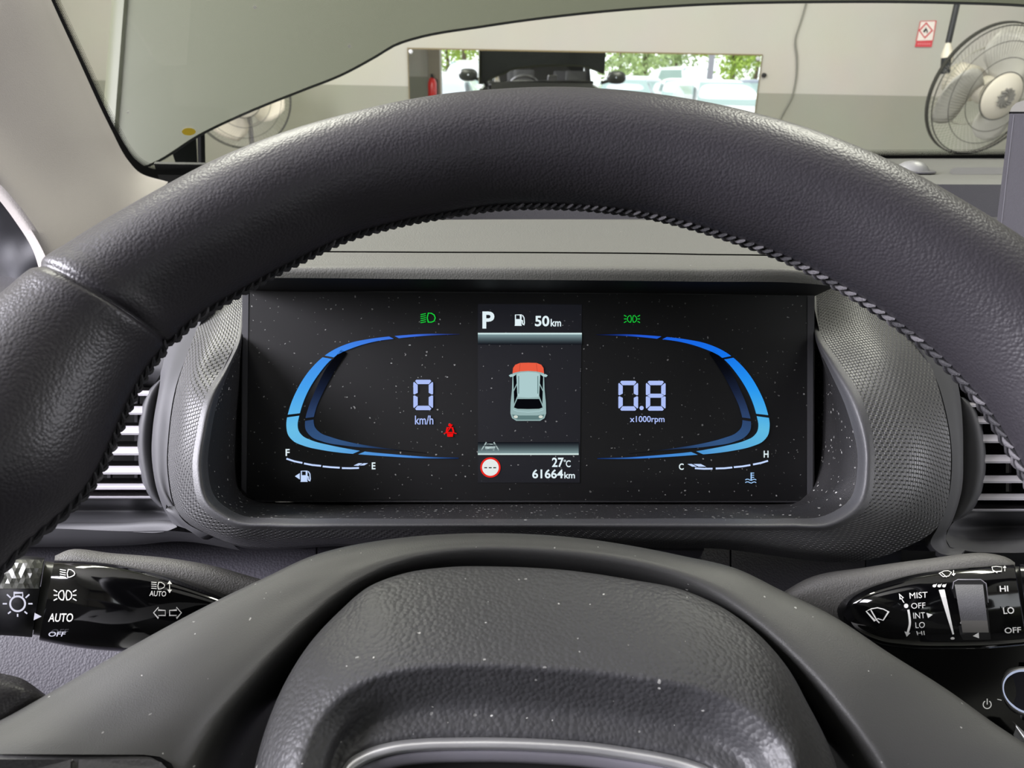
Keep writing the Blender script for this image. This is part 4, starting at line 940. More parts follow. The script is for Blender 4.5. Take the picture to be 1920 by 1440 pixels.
neck1 = stalk_loft('knob_neck', [(84, 1052, 62, 1190, .278, .0105), (102, 1054, 76, 1192, .278, .0105)], mat('grey knob collar', (70, 70, 66), .3), ls, nlen=6)
# crystal grip: facets over the upper half of the knob
kn = On(knob1)
cv, cf, r0 = [], [], random.Random(3)
gw, gh = 20, 7
def kpt(i, j):
    x = -70 + i * 8.4 + (4.2 if j % 2 else 0); y = 1046 + j * 9.6
    x = min(x, 82 - (y - 1046) * .16); return x, y
for j in range(gh):
    for i in range(gw + 1):
        x, y = kpt(i, j); e = .0003 + .0011 * r0.random()
        cv.append(kn.at(x, max(1049.5, min(y, 1108)), e))
for j in range(gh - 1):
    for i in range(gw):
        a = j * (gw + 1) + i; b_ = a + gw + 1
        if j % 2: cf += [(a, a + 1, b_ + 1), (a, b_ + 1, b_)]
        else: cf += [(a, a + 1, b_), (a + 1, b_ + 1, b_)]
obj('crystal_grip', cv, face_camera(cv, cf), mat('smoked crystal', (74, 75, 70), .26, metal=.2), ls, smooth=False)
decal('knob_panel', [[(-60 + 18 * (y > 1100), y), (79 - (y - 1100) * .18, y), (79 - (y - 1091) * .18, y + 9.2), (-42, y + 9.2)] for y in range(1100, 1180, 9)], kn, mat('dark knob panel', (14, 14, 20), .6, spec=.2), ls, off=.0021)
K = .0027
bulb = stroke(circ(33, 1132, 14, 26), 3.4, True) + stroke([(26.5, 1119), (26.5, 1111.5), (42.5, 1111.5), (42.5, 1119)], 2.4)
for a in (0, 50, 90, 130, 180): bulb += stroke([(33 - 2 * 0 + 20 * cos(radians(a)), 1132 + 19 * sin(radians(a))), (33 + 28 * cos(radians(a)), 1132 + 24.5 * sin(radians(a)))], 2.6)
for sx_ in (-1, 1): bulb += stroke([(34 + sx_ * 14, 1121), (34 + sx_ * 21, 1114.5)], 2.6)
decal('bulb_symbol', bulb, kn, print_lit, ls, off=K)
decal('pointer_mark', [[(65, 1149), (78, 1156), (63, 1163)]], On(knob1, neck1), print_lit, ls, off=.0030)
B1 = On(body1); pm = print_white; O = .0006
def lowbeam(x, y, s, slant=True):
    P = stroke([(x + 2 * s, y - 7 * s), (x + 7 * s, y - 6.5 * s), (x + 12 * s, y - 3 * s), (x + 13.5 * s, y), (x + 12 * s, y + 3.5 * s), (x + 6 * s, y + 6.5 * s), (x + 1 * s, y + 7 * s), (x, y)], 1.3 * s, True)
    for k in range(4): P += stroke([(x - 13 * s, y - 6 * s + k * 4 * s - 1), (x - 2.5 * s, y - 6 * s + k * 4 * s - (0 if not slant else -1))], 1.3 * s)
    return P
decal('headlight_symbol', lowbeam(126, 1075, 1.05), B1, pm, ls, off=O)
decal('side_light_symbol', poslight(122, 1116, 1.42), B1, pm, ls, off=O)
text('auto_lettering', 'AUTO', ((93, 1150), (138, 1150), (136, 1166), (90, 1166)), B1, pm, ls, .012, off=O)
text('off_lettering', 'OFF', ((92, 1184.5), (124, 1184.5), (121, 1193.5), (90, 1193.5)), B1, print_lit, ls, .012, off=.0012)
hbm = lowbeam(296, 1098, .95, False) + stroke([(318, 1092), (318, 1108)], 1.3) + [[(318, 1088.5), (322.5, 1095), (313.5, 1095)], [(318, 1112), (322.5, 1105.5), (313.5, 1105.5)]]
decal('high_beam_symbol', hbm, B1, pm, ls, off=O)
text('auto_beam_lettering', 'AUTO', ((281, 1107.5), (312, 1108.5), (311, 1118.5), (280, 1117.5)), B1, pm, ls, .01, off=O)
def arrow(x, y, s): return stroke([(x, y), (x + s * 9, y - 10.5), (x + s * 9, y - 5), (x + s * 22, y - 4.5), (x + s * 22, y + 5), (x + s * 9, y + 5), (x + s * 9, y + 10.5)], 1.5, True)
decal('turn_signal_symbol', arrow(288, 1149, 1) + arrow(340, 1149, -1), B1, pm, ls, off=O)

wsx = thing('wiper_stalk', 'glossy black wiper stalk with MIST and INT lettering above the start button', 'control stalk', W(1750, 1140, .28))
body2 = stalk_loft('stalk_body', [(1901, 1058, 1925, 1210, .277, .0125), (1850, 1060, 1872, 1215, .277, .0135), (1770, 1067, 1790, 1218, .278, .014), (1687, 1081, 1700, 1216, .280, .0135), (1624, 1100, 1645, 1208, .283, .012), (1585, 1120, 1598, 1186, .286, .009), (1566, 1138, 1570, 1160, .288, .004)], gloss_black, wsx)
stalk_loft('stalk_cover', [(1903, 1055, 1903, 1085, .288, .0115), (1890, 1046, 1890, 1100, .288, .012), (1864, 1039, 1864, 1120, .288, .0125), (1728, 1049, 1730, 1170, .290, .013), (1620, 1064, 1625, 1180, .293, .013), (1520, 1082, 1530, 1190, .297, .0125), (1440, 1125, 1450, 1180, .30, .011), (1380, 1140, 1380, 1170, .304, .008)], stalk_cap, wsx, expo=.6)
stalk_loft('knob_collar', [(1903, 1062, 1926, 1206, .278, .0105), (1911, 1062, 1932, 1206, .278, .0105)], mat('dark stalk collar', (60, 60, 58), .3), wsx, nlen=6)
stalk_loft('knob', [(1912, 1058, 1933, 1210, .276, .0125), (2000, 1056, 2020, 1206, .276, .0125), (2080, 1070, 2090, 1190, .276, .01)], gloss_clean, wsx, nlen=12)
B2 = On(body2)
wf = [(1795, 1087), (1840, 1087), (1849, 1095), (1856, 1180), (1858, 1199), (1806, 1200), (1800, 1190), (1786, 1100), (1788, 1091)]
decal('roller_frame', [wf], B2, matte_black, wsx, off=.0003, thick=.0008)
decal('roller_frame_highlight', stroke([(1786, 1104), (1788, 1091), (1796, 1086.5), (1839, 1086.5), (1849, 1094), (1853, 1130)], 1.6), B2, silver_dull, wsx, off=.0013)
rr = []
for k in range(9):
    t = k / 8; y = 1096 + (1186 - 1096) * t; xx0 = 1788 + 15 * t + 2; xx1 = 1843 + 11 * t
    p0, p1 = B2.at(xx0, y, .0012 + .0035 * sin(pi * t)), B2.at(xx1, y, .0012 + .0035 * sin(pi * t))
    rr.append([tuple(p0), tuple(p0.lerp(p1, .5)), tuple(p1)])
patch('speed_roller', rr[:7], mat('grey roller', (92, 92, 94), .5, noise=(2600, .0002)), wsx, nu=10, nv=20, world=True)
patch('roller_edge', rr[6:], mat('pale roller edge', (120, 118, 114), .4), wsx, nu=10, nv=6, world=True)
decal('roller_pointer', [[(1824, 1192.5), (1835, 1186), (1836, 1197)]], B2, pm, wsx, off=.006)
wiper = stroke([(1624, 1146), (1634, 1141.5), (1645, 1139.5), (1656, 1142), (1666, 1147), (1656, 1163), (1646, 1160), (1640, 1164)], 1.9, True) + stroke([(1633, 1144), (1644, 1163), (1649, 1168)], 2.4)
decal('wiper_symbol', wiper, B2, pm, wsx, off=O)
def T2(name, s, q, b_=.0): text(name, s, q, B2, pm, wsx, b_, off=.0017 if name == 'high_lettering' else .0009)
T2('mist_lettering', 'MIST', ((1705, 1111.5), (1739, 1109.5), (1739, 1120.5), (1706, 1122.5)))
T2('off_lettering', 'OFF', ((1708, 1131), (1735, 1129.5), (1735, 1140), (1709, 1141.5)), .0)
T2('int_lettering', 'INT', ((1712, 1149), (1734, 1148), (1735, 1159), (1713, 1160)), .0)
T2('low_lettering', 'LO', ((1716, 1167), (1734, 1166), (1734, 1177), (1717, 1178)), .0)
T2('high_lettering', 'HI', ((1718, 1183.5), (1733, 1183), (1734, 1190.5), (1720, 1191)), .0)
decal('int_pointer', [[(1737, 1149), (1749, 1152.5), (1740, 1159)]], B2, pm, wsx, off=O)
T2('rear_high_lettering', 'HI', ((1874, 1098.5), (1890, 1098), (1891, 1109), (1875, 1109.5)), .015)
T2('rear_low_lettering', 'LO', ((1880, 1139), (1901, 1138), (1902, 1150.5), (1882, 1151.5)), .015)
T2('rear_off_lettering', 'OFF', ((1883, 1177), (1914, 1175.5), (1915, 1186), (1884, 1188)), .015)
mode = stroke(crom([(1703, 1143), (1705, 1155), (1706, 1170), (1702, 1186)], 10), 4.2) + [[(1696, 1184), (1707, 1187), (1700, 1194)], circ(1699, 1136, 4.2, 14)] + stroke([(1686, 1114), (1694, 1121), (1688, 1123)], 1.6, True) + stroke([(1690, 1122), (1695, 1130)], 1.6)
decal('mode_arrow', mode, B2, pm, wsx, off=O)
decal('interval_wedge', [[(1760 + 26 * a / 12, 1106 + 7 * a), (1771 + 18 * a / 12, 1105 + 7 * a), (1771 + 18 * (a + 1) / 12, 1112 + 7 * a), (1760 + 26 * (a + 1) / 12, 1113 + 7 * a)] for a in range(12)] + [circ(1786, 1197, 4, 12, ry=2.4)] + [circ(1752 + k * 9, 1098.5, 3.4, 10, ry=2.8) for k in range(3)] + [[(1753 + k * 9, 1097), (1757 + k * 9, 1094), (1755 + k * 9, 1099)] for k in range(3)], B2, pm, wsx, off=O)
wash = stroke([(1761, 1075), (1770, 1070.5), (1778, 1070), (1784, 1073), (1779, 1080), (1768, 1081)], 1.2, True) + stroke([(1766, 1074), (1775, 1082)], 1.3) + stroke([(1788, 1069), (1788, 1079)], 1.3) + [[(1784, 1076), (1792, 1075), (1788, 1080)]]
rwash = stroke([(1860, 1063), (1868, 1062), (1878, 1063), (1878, 1071), (1862, 1072)], 1.2, True) + stroke([(1862, 1069), (1870, 1074)], 1.3) + stroke([(1884, 1062), (1884, 1071)], 1.3) + [[(1880.5, 1065), (1887, 1064.5), (1884, 1060.5)]]
decal('washer_symbol', wash + rwash, B2, pm, wsx, off=O)

# ------------------------------------------------------------------ central display edge
cdp = thing('central_display', 'tall grey central display slab seen from its back edge', 'display', W(1960, 330, .43))
decal('display_slab', [[(1893, 213), (1866, 440), (1860, 560), (2200, 560), (2200, 213)]], Flat(.45), mat('grey display back', (88, 86, 92), .5, noise=(1500, .0002)), cdp, thick=.012)
decal('side_seam', [[(1900, 216), (1901.5, 216), (1876, 440), (1874.5, 440)]], Flat(.438), silver_dull, cdp, off=.0006)
decal('top_cap', [[(1893, 211), (1897, 201), (1905, 193), (1920, 188), (2200, 180), (2200, 211)]], Flat(.452), mat('pale display cap', (150, 148, 142), .5), cdp, thick=.013)
decal('cap_gap', [[(1892, 209.5), (2200, 209.5), (2200, 214), (1892, 214)]], Flat(.449), deep_black, cdp, thick=.0105)

# ------------------------------------------------------------------ steering wheel
sw = thing('steering_wheel', 'black leather steering wheel with stitched rim and padded hub', 'steering wheel', W(990, 1300, .23))
C0 = (985.0, 1000.0)
inn = [(1990, 990), (1960, 925), (1920, 857), (1873, 780), (1813, 710), (1727, 633), (1647, 580), (1567, 533), (1460, 480), (1380, 453), (1280, 423), (1140, 398), (1040, 391), (973, 391), (840, 408), (723, 430), (640, 453), (590, 480), (467, 543), (393, 580), (317, 637), (267, 700), (227, 780), (187, 873), (133, 947), (70, 992), (-10, 1050)]
outp = [(2290, 930), (2200, 780), (2065, 610), (1920, 473), (1813, 403), (1713, 340), (1613, 290), (1513, 250), (1413, 220), (1280, 190), (1153, 173), (1040, 167), (927, 172), (773, 190), (640, 222), (500, 267), (400, 310), (300, 367), (207, 423), (120, 480), (63, 526), (0, 582), (-80, 670), (-140, 760), (-180, 860), (-210, 960), (-230, 1060)]
def lowpt(a, r): return (C0[0] + r * cos(radians(a)), C0[1] - r * sin(radians(a)))
inn += [lowpt(a, r) for a, r in ((-89.9, 1060), (-70, 1075), (-50, 1110), (-30, 1120), (-20, 1090), (-10, 1045), (187, 1040), (195, 1080), (205, 1125), (215, 1140), (230, 1120), (250, 1080), (269.9, 1060))]
outp += [lowpt(a, r) for a, r in ((-89.9, 1310), (-70, 1325), (-50, 1360), (-30, 1375), (-12, 1340), (192, 1290), (205, 1370), (215, 1385), (230, 1370), (250, 1330), (269.9, 1310))]
def polar(P):
    q = []
    for x, y in P:
        a = atan2(C0[1] - y, x - C0[0]); a += 2 * pi if a < -pi / 2 else 0
        q.append((a, hypot(x - C0[0], y - C0[1])))
    return sorted(q)
pi_, po_ = polar(inn), polar(outp)
def interp(Q, a):
    if a <= Q[0][0]: return Q[0][1]
    for (a0, r0_), (a1, r1_) in zip(Q, Q[1:]):
        if a <= a1: return r0_ + (r1_ - r0_) * (a - a0) / (a1 - a0)
    return Q[-1][1]
NR = 1790; A0, A1 = -pi / 2, 1.5 * pi
ang = [A0 + (A1 - A0) * i / (NR - 1) for i in range(NR)]
ri = [interp(pi_, a) for a in ang]; ro = [interp(po_, a) for a in ang]
def smooth(L, k, it):
    for _ in range(it):
        L = [sum(L[max(0, i - k):min(len(L), i + k + 1)]) / (min(len(L), i + k + 1) - max(0, i - k)) for i in range(len(L))]
    return L
ri, ro = smooth(ri, 15, 2), smooth(ro, 15, 2)
def rim_depth(px, py): return .2126 / (1 - .36 * (720 - py) / F)
TL = .36
ax = (UPV * TL - FWD).normalized()                      # axis of the wheel, towards the driver
def rim_frame(a, r0_, r1_):
    rm = (r0_ + r1_) / 2; px, py = C0[0] + rm * cos(a), C0[1] - rm * sin(a); d = rim_depth(px, py)
    c = W(px, py, d); hw = (r1_ - r0_) / 2 * d / F
    er = RGT * cos(a) + UPV * sin(a); er = (er - ax * er.dot(ax)).normalized()
    return c, er, hw
SEAM = radians(151.8); NS = 48
vs = []; rimP = []
for a, r0_, r1_ in zip(ang, ri, ro):
    c, er, hw = rim_frame(a, r0_, r1_)
    g = 1 - .06 * math.exp(-((a - SEAM) / radians(.42)) ** 2) + .010 * math.exp(-((a - SEAM - radians(1.5)) / radians(1.1)) ** 2) + .018 * math.exp(-((a - SEAM + radians(1.5)) / radians(1.1)) ** 2)
    hw *= .94
    rimP.append((c, er, hw * g))
    for j in range(NS):
        f_ = 2 * pi * j / NS
        vs.append(c + er * (hw * g * cos(f_)) + ax * (hw * 1.06 * g * sin(f_)))
fs = grid_faces(NR, NS, True)
rim = obj('rim', vs, face_camera(vs, fs), leather_rim, sw)
bmx = bmesh.new(); bmx.from_mesh(rim.data); bmesh.ops.recalc_face_normals(bmx, faces=bmx.faces); bmx.to_mesh(rim.data); bmx.free()
# braided seam along the inner edge
def rim_pt(s_, f_, k=1.0):
    i = max(0, min(NR - 2, int(s_))); t = s_ - i
    c, er, hw = rimP[i]; c2, er2, hw2 = rimP[i + 1]
    c = c.lerp(c2, t); er = er.lerp(er2, t); hw = hw + (hw2 - hw) * t
    return c + er * (hw * k * cos(f_)) + ax * (hw * 1.06 * k * sin(f_))
def sil(s_):
    c, er, hw = rimP[max(0, min(NR - 1, int(s_)))]; v = (EYE - c).normalized()
    a = atan2(-er.dot(v), ax.dot(v)) % pi
    return (a if a > pi / 2 else a + pi)
sd_, sl = MB(), MB()
r1 = random.Random(5)
step = 7.1; s_ = 8.0; k = 0
while s_ < NR - 16:
    fa = sil(s_) - .24
    for side_ in (-1, 1):
        P = [rim_pt(s_ + (0 if side_ < 0 else step * .5) + step * 1.15 * t, fa + side_ * .15 * (1 - t) + side_ * .02, 1.0 + .028 * sin(pi * min(1, max(0, t * .9 + .05)))) for t in (0, .25, .5, .75, 1)]
        (sl if (450 < s_ < 900 and r1.random() < .42) or r1.random() < .06 else sd_).tube(P, [.0003, .0006, .00075, .0006, .0003], 6)
    s_ += step; k += 1
sd_.build('stitching', thread, sw, local=False)['kind'] = 'stuff'; sl.build('worn_stitching', thread_pale, sw, local=False, label='pale worn stitches')['kind'] = 'stuff'
gr = MB()
gr.add([rim_pt(4 + (NR - 10) * i / 480, sil(4 + (NR - 10) * i / 480) - .24 + w_, 1.004 + (0.006 if abs(w_) < .1 else 0)) for i in range(481) for w_ in (-.16, -.05, .05, .16)], grid_faces(481, 4))
gr.build('seam_welt', mat('black seam welt', (20, 20, 22), .6, noise=(1800, .0008)), sw, local=False)
si = (SEAM - A0) / (A1 - A0) * (NR - 1)
sm = MB(); sm.tube([rim_pt(si, pi * t, .972) for t in [i / 24 for i in range(25)]], .0006, 6); sm.build('cross_seam', thread, sw, local=False)

# spoke panel, from its outer edge to the ridge and down into the shadow gap
Sx = [(-420, 1560, .188), (-200, 1450, .2), (-60, 1380, .21), (0, 1352, .215), (90, 1302, .223), (233, 1220, .233), (400, 1130, .243), (500, 1082, .248), (593, 1040, .252), (640, 1027, .2535), (740, 1010, .255), (907, 1000, .256), (1073, 1008, .256), (1207, 1028, .255), (1280, 1043, .253), (1380, 1067, .25), (1463, 1107, .246), (1563, 1157, .24), (1663, 1223, .233), (1780, 1297, .228), (1863, 1357, .222), (1920, 1395, .218), (2050, 1490, .21), (2200, 1600, .2)]
Rx = [(250, 1900, .185), (300, 1700, .19), (340, 1510, .2), (367, 1440, .205), (383, 1393, .208), (433, 1320, .214), (500, 1243, .222), (567, 1173, .23), (640, 1105, .238), (707, 1062, .243), (773, 1041, .246), (907, 1031, .247), (1007, 1032, .247), (1140, 1048, .246), (1280, 1074, .243), (1347, 1107, .24), (1430, 1173, .232), (1513, 1247, .223), (1580, 1327, .214), (1630, 1393, .208), (1660, 1440, .205), (1690, 1520, .2), (1730, 1700, .19), (1760, 1900, .185)]
NU = 200
def by_angle(row, n, c=(1000, 1500)):
    """resample so that points of two rows pair up by direction from the hub"""
    D = crom(row, 900); A = [atan2(c[1] - p[1], p[0] - c[0]) for p in D]
    A = [a if a > -pi / 2 else a + 2 * pi for a in A]
    out = []; j = 0
    for i in range(n):
        a = radians(200) + (radians(-20) - radians(200)) * i / (n - 1)
        k = min(range(len(A)), key=lambda q: abs(A[q] - a)); out.append(D[k])
    return out
Sd, Rd = crom(Sx, NU), crom(Rx, NU)
# pairing: spread the ridge samples so they follow the outer edge by direction
def pairing(outer_, inner_, n):
    O_ = crom(outer_, n); I_ = crom(inner_, 1200); res = []; last = 0
    c = (1010, 1650)
    for (x, y, d) in O_:
        a = atan2(c[1] - y, x - c[0]); a = a if a > -pi / 2 else a + 2 * pi
        best = min(range(last, 1200), key=lambda q: abs((lambda t: t if t > -pi / 2 else t + 2 * pi)(atan2(c[1] - I_[q][1], I_[q][0] - c[0])) - a)); last = best
        res.append(I_[best])
    return O_, res
Oo, Ii = pairing(Sx, Rx, NU)
Ii = [tuple(sum(Ii[max(0, min(NU - 1, i + k))][m_] for k in range(-9, 10)) / 19 for m_ in range(3)) for i in range(NU)]
def mixr(a, b_, t, dd=0): return [tuple(p[k] * (1 - t) + q[k] * t + (dd if k == 2 else 0) for k in range(3)) for p, q in zip(a, b_)]
spoke = patch('spoke_panel', [shift(Oo, 0, 3, .022), shift(Oo, 0, 1, .006), Oo, mixr(Oo, Ii, .12, -.0015), mixr(Oo, Ii, .5, -.002), mixr(Oo, Ii, .88, -.001), Ii, mixr(Ii, [(1010, 1500, .24)] * NU, .015, .0012), mixr(Ii, [(1010, 1500, .24)] * NU, .05, .0065), mixr(Ii, [(1010, 1500, .24)] * NU, .085, .014), mixr(Ii, [(1010, 1500, .24)] * NU, .13, .03), mixr(Ii, [(1010, 1500, .24)] * NU, .2, .045)], plastic_hub, sw, nu=NU, nv=64)
Ax = [(455, 1600, .19), (470, 1510, .195), (480, 1440, .2), (500, 1367, .206), (533, 1287, .214), (583, 1207, .222), (640, 1146, .23), (690, 1104, .235), (757, 1078, .239), (840, 1066, .241), (940, 1065, .2415), (1073, 1073, .241), (1180, 1089, .239), (1280, 1109, .237), (1363, 1147, .233), (1430, 1200, .226), (1480, 1260, .219), (1513, 1320, .213), (1547, 1387, .206), (1567, 1440, .2), (1580, 1510, .195), (1590, 1600, .19)]
cen_ = (1020, 1480)
A_in = shrink(Ax, cen_, .985, -.0014)
ridge = [(560, 1640, .180), (560, 1530, .184), (562, 1460, .188), (578, 1400, .193), (605, 1345, .198), (640, 1305, .201), (690, 1275, .203), (760, 1257, .204), (840, 1249, .2045), (930, 1250, .2045), (1040, 1256, .2045), (1150, 1266, .204), (1230, 1277, .203), (1310, 1293, .202), (1380, 1320, .2), (1430, 1352, .197), (1465, 1390, .194), (1488, 1430, .19), (1500, 1480, .187), (1508, 1540, .184), (1512, 1600, .181), (1515, 1660, .18)]
ridgeB = shrink(ridge, (1020, 1640), .93, .0015)
low_ = [(640, 1640, .186), (630, 1530, .190), (630, 1480, .194), (638, 1448, .198), (650, 1425, .2), (680, 1405, .202), (730, 1389, .203), (790, 1382, .204), (860, 1380, .2045), (940, 1380, .2045), (1040, 1384, .2045), (1107, 1389, .2045), (1180, 1399, .204), (1240, 1409, .203), (1290, 1421, .202), (1330, 1436, .2), (1352, 1450, .198), (1370, 1480, .195), (1380, 1520, .192), (1390, 1560, .19), (1395, 1600, .188), (1400, 1660, .186)]
# even pairing by parameter
NA = 180
rowsA = [crom(r, NA) for r in (Ax, A_in, ridge, ridgeB, low_)]
e_, ai, rd, rb, lw = rowsA
patch('airbag_cover', [shift(e_, 0, 4, .03), shift(e_, 0, 1, .008), e_, mixr(e_, rd, .04, -.0008), mixr(e_, rd, .3, -.0022), mixr(e_, rd, .6, -.0024), mixr(e_, rd, .88, -.0012), rd, mixr(rd, rb, .5, .0), rb, mixr(rb, lw, .5, .003), lw, shift(lw, 0, 6, .006)], leather_pad, sw, nu=NA, nv=90)
ch0 = crom([(p[0], p[1] + 4, p[2] - .0005) for p in low_], 120)
def chr_(dy, dd): return [(1000 + (p[0] - 1000) * (1 - dy / 900), p[1] + dy, p[2] + dd) for p in ch0]
patch('chrome_trim', [shift(ch0, 0, -1, .004), ch0, chr_(8, -.0022), chr_(17, -.0026), chr_(22, -.001), chr_(23, .003)], silver, sw, nu=120, nv=30, label='bright metal trim under the airbag cover')
patch('trim_band', [chr_(22, .001), chr_(24, -.0008), chr_(42, -.0004), chr_(46, .002)], silver_dull, sw, nu=120, nv=16)
patch('emblem_pad', [chr_(44, .004), chr_(80, .004), chr_(200, .004)], matte_black, sw, nu=80)
patch('spoke_root', [[(-120, 1240, .226), (0, 1262, .226), (40, 1272, .227), (85, 1302, .230)], [(-120, 1262, .219), (0, 1284, .220), (40, 1292, .222), (88, 1308, .227)], [(-120, 1340, .212), (0, 1352, .217), (45, 1340, .222), (95, 1312, .228)], [(-120, 1440, .214), (0, 1400, .22), (50, 1360, .226), (100, 1320, .231)]], leather_rim, sw, nu=40)
# switches at the spoke
SPK = On(spoke)
decal('switch_recess', [[(-160, 1414), (0, 1414), (270, 1415), (300, 1419), (322, 1432), (330, 1450), (335, 1500), (-160, 1500)]], SPK, deep_black, sw, off=.0008)
decal('switch_button', [[(-160, 1424), (133, 1424), (128, 1500), (-160, 1500)]], SPK, plastic_dash, sw, off=.001, thick=.003)
decal('switch_button', [[(148, 1424), (280, 1423), (302, 1429), (314, 1442), (318, 1500), (142, 1500)]], SPK, plastic_dash, sw, off=.001, thick=.003)
# steering column behind the wheel
colm = MB(); cA, cB = W(1000, 1330, .26), W(1000, 1330, .40)
colm.tube([cA, cA.lerp(cB, .5), cB], [.05, .055, .06], 28)
tag(colm.build('steering_column', plastic_dash, local=False), 'dark steering column shroud behind the wheel hub', 'steering column')

# ================================================================== OUTSIDE, seen in the wall mirror
paint_w = mat('white car paint', (235, 236, 238), .2, coat=.4); paint_g = mat('silver car paint', (196, 200, 208), .25, coat=.4); tyre = mat('tyre rubber', (24, 24, 25), .8)
cglass = mat('car window glass', (150, 170, 168), .08); red_lamp = mat('red tail lamp', (210, 40, 36), .25); lamp_w = mat('clear headlamp', (220, 222, 225), .15)
def make_car(kind):
    L, Wd, H = {'van': (5.0, 1.92, 1.98), 'saloon': (4.7, 1.84, 1.45), 'hatch': (4.2, 1.78, 1.5)}[kind]
    t = thing('parked_car', 'car', 'car', group='cars parked outside the garage')
    # body: sections along y (front at -y)
    if kind == 'van': prof = [(-.5, .55, .8), (-.495, .9, .92), (-.45, 1.02, .98), (-.34, 1.12, 1.0), (0, 1.12, 1.0), (.4, 1.12, 1.0), (.49, 1.1, .97), (.5, .6, .9)]; cab = [(-.34, 1.10, .97), (-.2, 1.9, .86), (-.12, 1.97, .84), (.3, 1.98, .84), (.47, 1.9, .84), (.5, 1.1, .95)]
    else: prof = [(-.5, .5, .75), (-.49, .7, .88), (-.45, .78, .95), (-.22, .92, 1.0), (0, .94, 1.0), (.3, .98, 1.0), (.45, 1.0, .96), (.495, .9, .9), (.5, .5, .8)]; cab = [(-.22, .9, .95), (-.06, 1.38, .74), (.02, H, .72), (.18, H, .72), (.30, H - .06, .72), (.42 if kind == 'saloon' else .46, 1.0, .9)]
    def loft(P, z0, m, name, par, ns=16):
        Q = crom(P, 30); vs = []
        for y, z, wf_ in Q:
            for j in range(ns + 1):
                a = pi * j / ns; x = cos(a); x = math.copysign(abs(x) ** .35, x) * Wd / 2 * wf_; zz = z0 + (z - z0) * sin(a) ** .3 if 0 < j < ns else z0
                vs.append((x, y * L, zz))
        f = grid_faces(30, ns + 1); f += [tuple(range(ns + 1)), tuple(reversed(range(29 * (ns + 1), 30 * (ns + 1))))]
        return obj(name, vs, f, m, par, local=True)
    loft(prof, .25, paint_w, 'body', t); loft(cab, .8, paint_w, 'cabin', t)
    # glazing
    i0, i1 = cab[0], cab[1]; wsv = []
    for (y, z, wf_), s in ((i0, .93), (i1, .88)): wsv += [(-Wd / 2 * wf_ * s, y * L - .03, z + .02), (Wd / 2 * wf_ * s, y * L - .03, z + .02)]
    obj('windscreen', wsv + [(x, y + .03, z - .01) for x, y, z in wsv], [(0, 1, 3, 2), (4, 6, 7, 5), (0, 2, 6, 4), (1, 5, 7, 3), (2, 3, 7, 6), (0, 4, 5, 1)], cglass, t, smooth=False, local=True)
    zt = i1[1]
    for s in (-1, 1):
        x0, x1 = s * Wd / 2 * .975, s * Wd / 2 * .8; sv = [(x0, (i0[0] + .05) * L, i0[1] + .05), (x0, .3 * L, .98 if kind != 'van' else 1.15), (x1, .27 * L, zt - .08), (x1, (i1[0] + .02) * L, zt - .06)]
        obj('side_window', sv + [(x - s * .04, y, z) for x, y, z in sv], [(0, 1, 2, 3), (7, 6, 5, 4), (0, 3, 7, 4), (1, 5, 6, 2)], cglass, t, smooth=False, local=True)
        MB().box((s * Wd / 2 * .72 - .2, -.5 * L - .02 + .06, .62), (s * Wd / 2 * .72 + .2, -.44 * L, .78)).build('headlamp', lamp_w, t)
        MB().box((s * Wd / 2 * .75 - .17, .48 * L, .75), (s * Wd / 2 * .75 + .17, .5 * L + .02, .98)).build('tail_lamp', red_lamp, t)
        for yy in (-.31, .3): 
            MB().lathe([(0, -.1), (.2, -.1), (.31, -.09), (.32, 0), (.31, .09), (.2, .1), (0, .1)], 24, Matrix.Translation((s * (Wd / 2 - .08), yy * L, .32)) @ Matrix.Rotation(pi / 2, 4, 'Y')).build('wheel', tyre, t)
        MB().box((s * (Wd / 2 + .02) - .09, (i0[0] + .06) * L, .98 if kind != 'van' else 1.15), (s * (Wd / 2 + .02) + .09, (i0[0] + .06) * L + .12, 1.12 if kind != 'van' else 1.4)).build('wing_mirror', matte_black if kind == 'van' else paint_w, t)
    return t
GZ = -.35
protos = {k: make_car(k) for k in ('van', 'saloon', 'hatch')}
used = set()
def park(kind, px, D, yaw, label, scale=1.0, paint=None):
    if kind in used: c = copy_tree(protos[kind])
    else: c = protos[kind]; used.add(kind)
    p = refl(px, 150, D); c.location = (p.x, p.y, GZ); c.rotation_euler = (0, 0, yaw); c['label'] = label
    if paint:
        for ch in c.children:
            if ch.name.startswith(('body', 'cabin')): ch.data = ch.data.copy(); ch.data.materials[0] = paint
    return c
# cars face the garage: the model's front is -y, so turn them round
park('van', 885, 33.0, pi + .08, 'white van with a tall pale windscreen reflected beside the dark hood')
park('saloon', 1352, 18.6, pi - .05, 'large white saloon reflected at the mirror edge nearest the cable')
park('hatch', 838, 19.5, .05, 'car with a red tail lamp reflected beside the brown post', paint=paint_g)
park('saloon', 1280, 25.5, pi + .05, 'white saloon half hidden behind the large white one')
park('hatch', 1172, 22.0, pi + .1, 'pale grey hatchback reflected just beside the raised hood', paint=paint_g)
park('hatch', 1225, 31.0, pi / 2, 'white hatchback parked side-on under the reflected green tree')
park('van', 1285, 40.0, pi - .3, 'far white van reflected below the grey lamp post')
park('saloon', 1432, 33.0, pi / 2, 'dark silver saloon behind the large white one', paint=mat('dark silver paint', (130, 136, 150), .3))
lp = thing('lamp_post', 'grey steel post standing among the parked cars', 'post', refl(1330, 150, 35).xyz * 1)
lp.location.z = GZ
MB().tube([(0, 0, 0), (0, 0, 6)], .14, 12).build('post', silver_dull, lp); MB().box((-.3, -.3, 0), (.3, .3, .1)).build('base_plate', silver_dull, lp)
fx = refl(811, 178, 14.1)
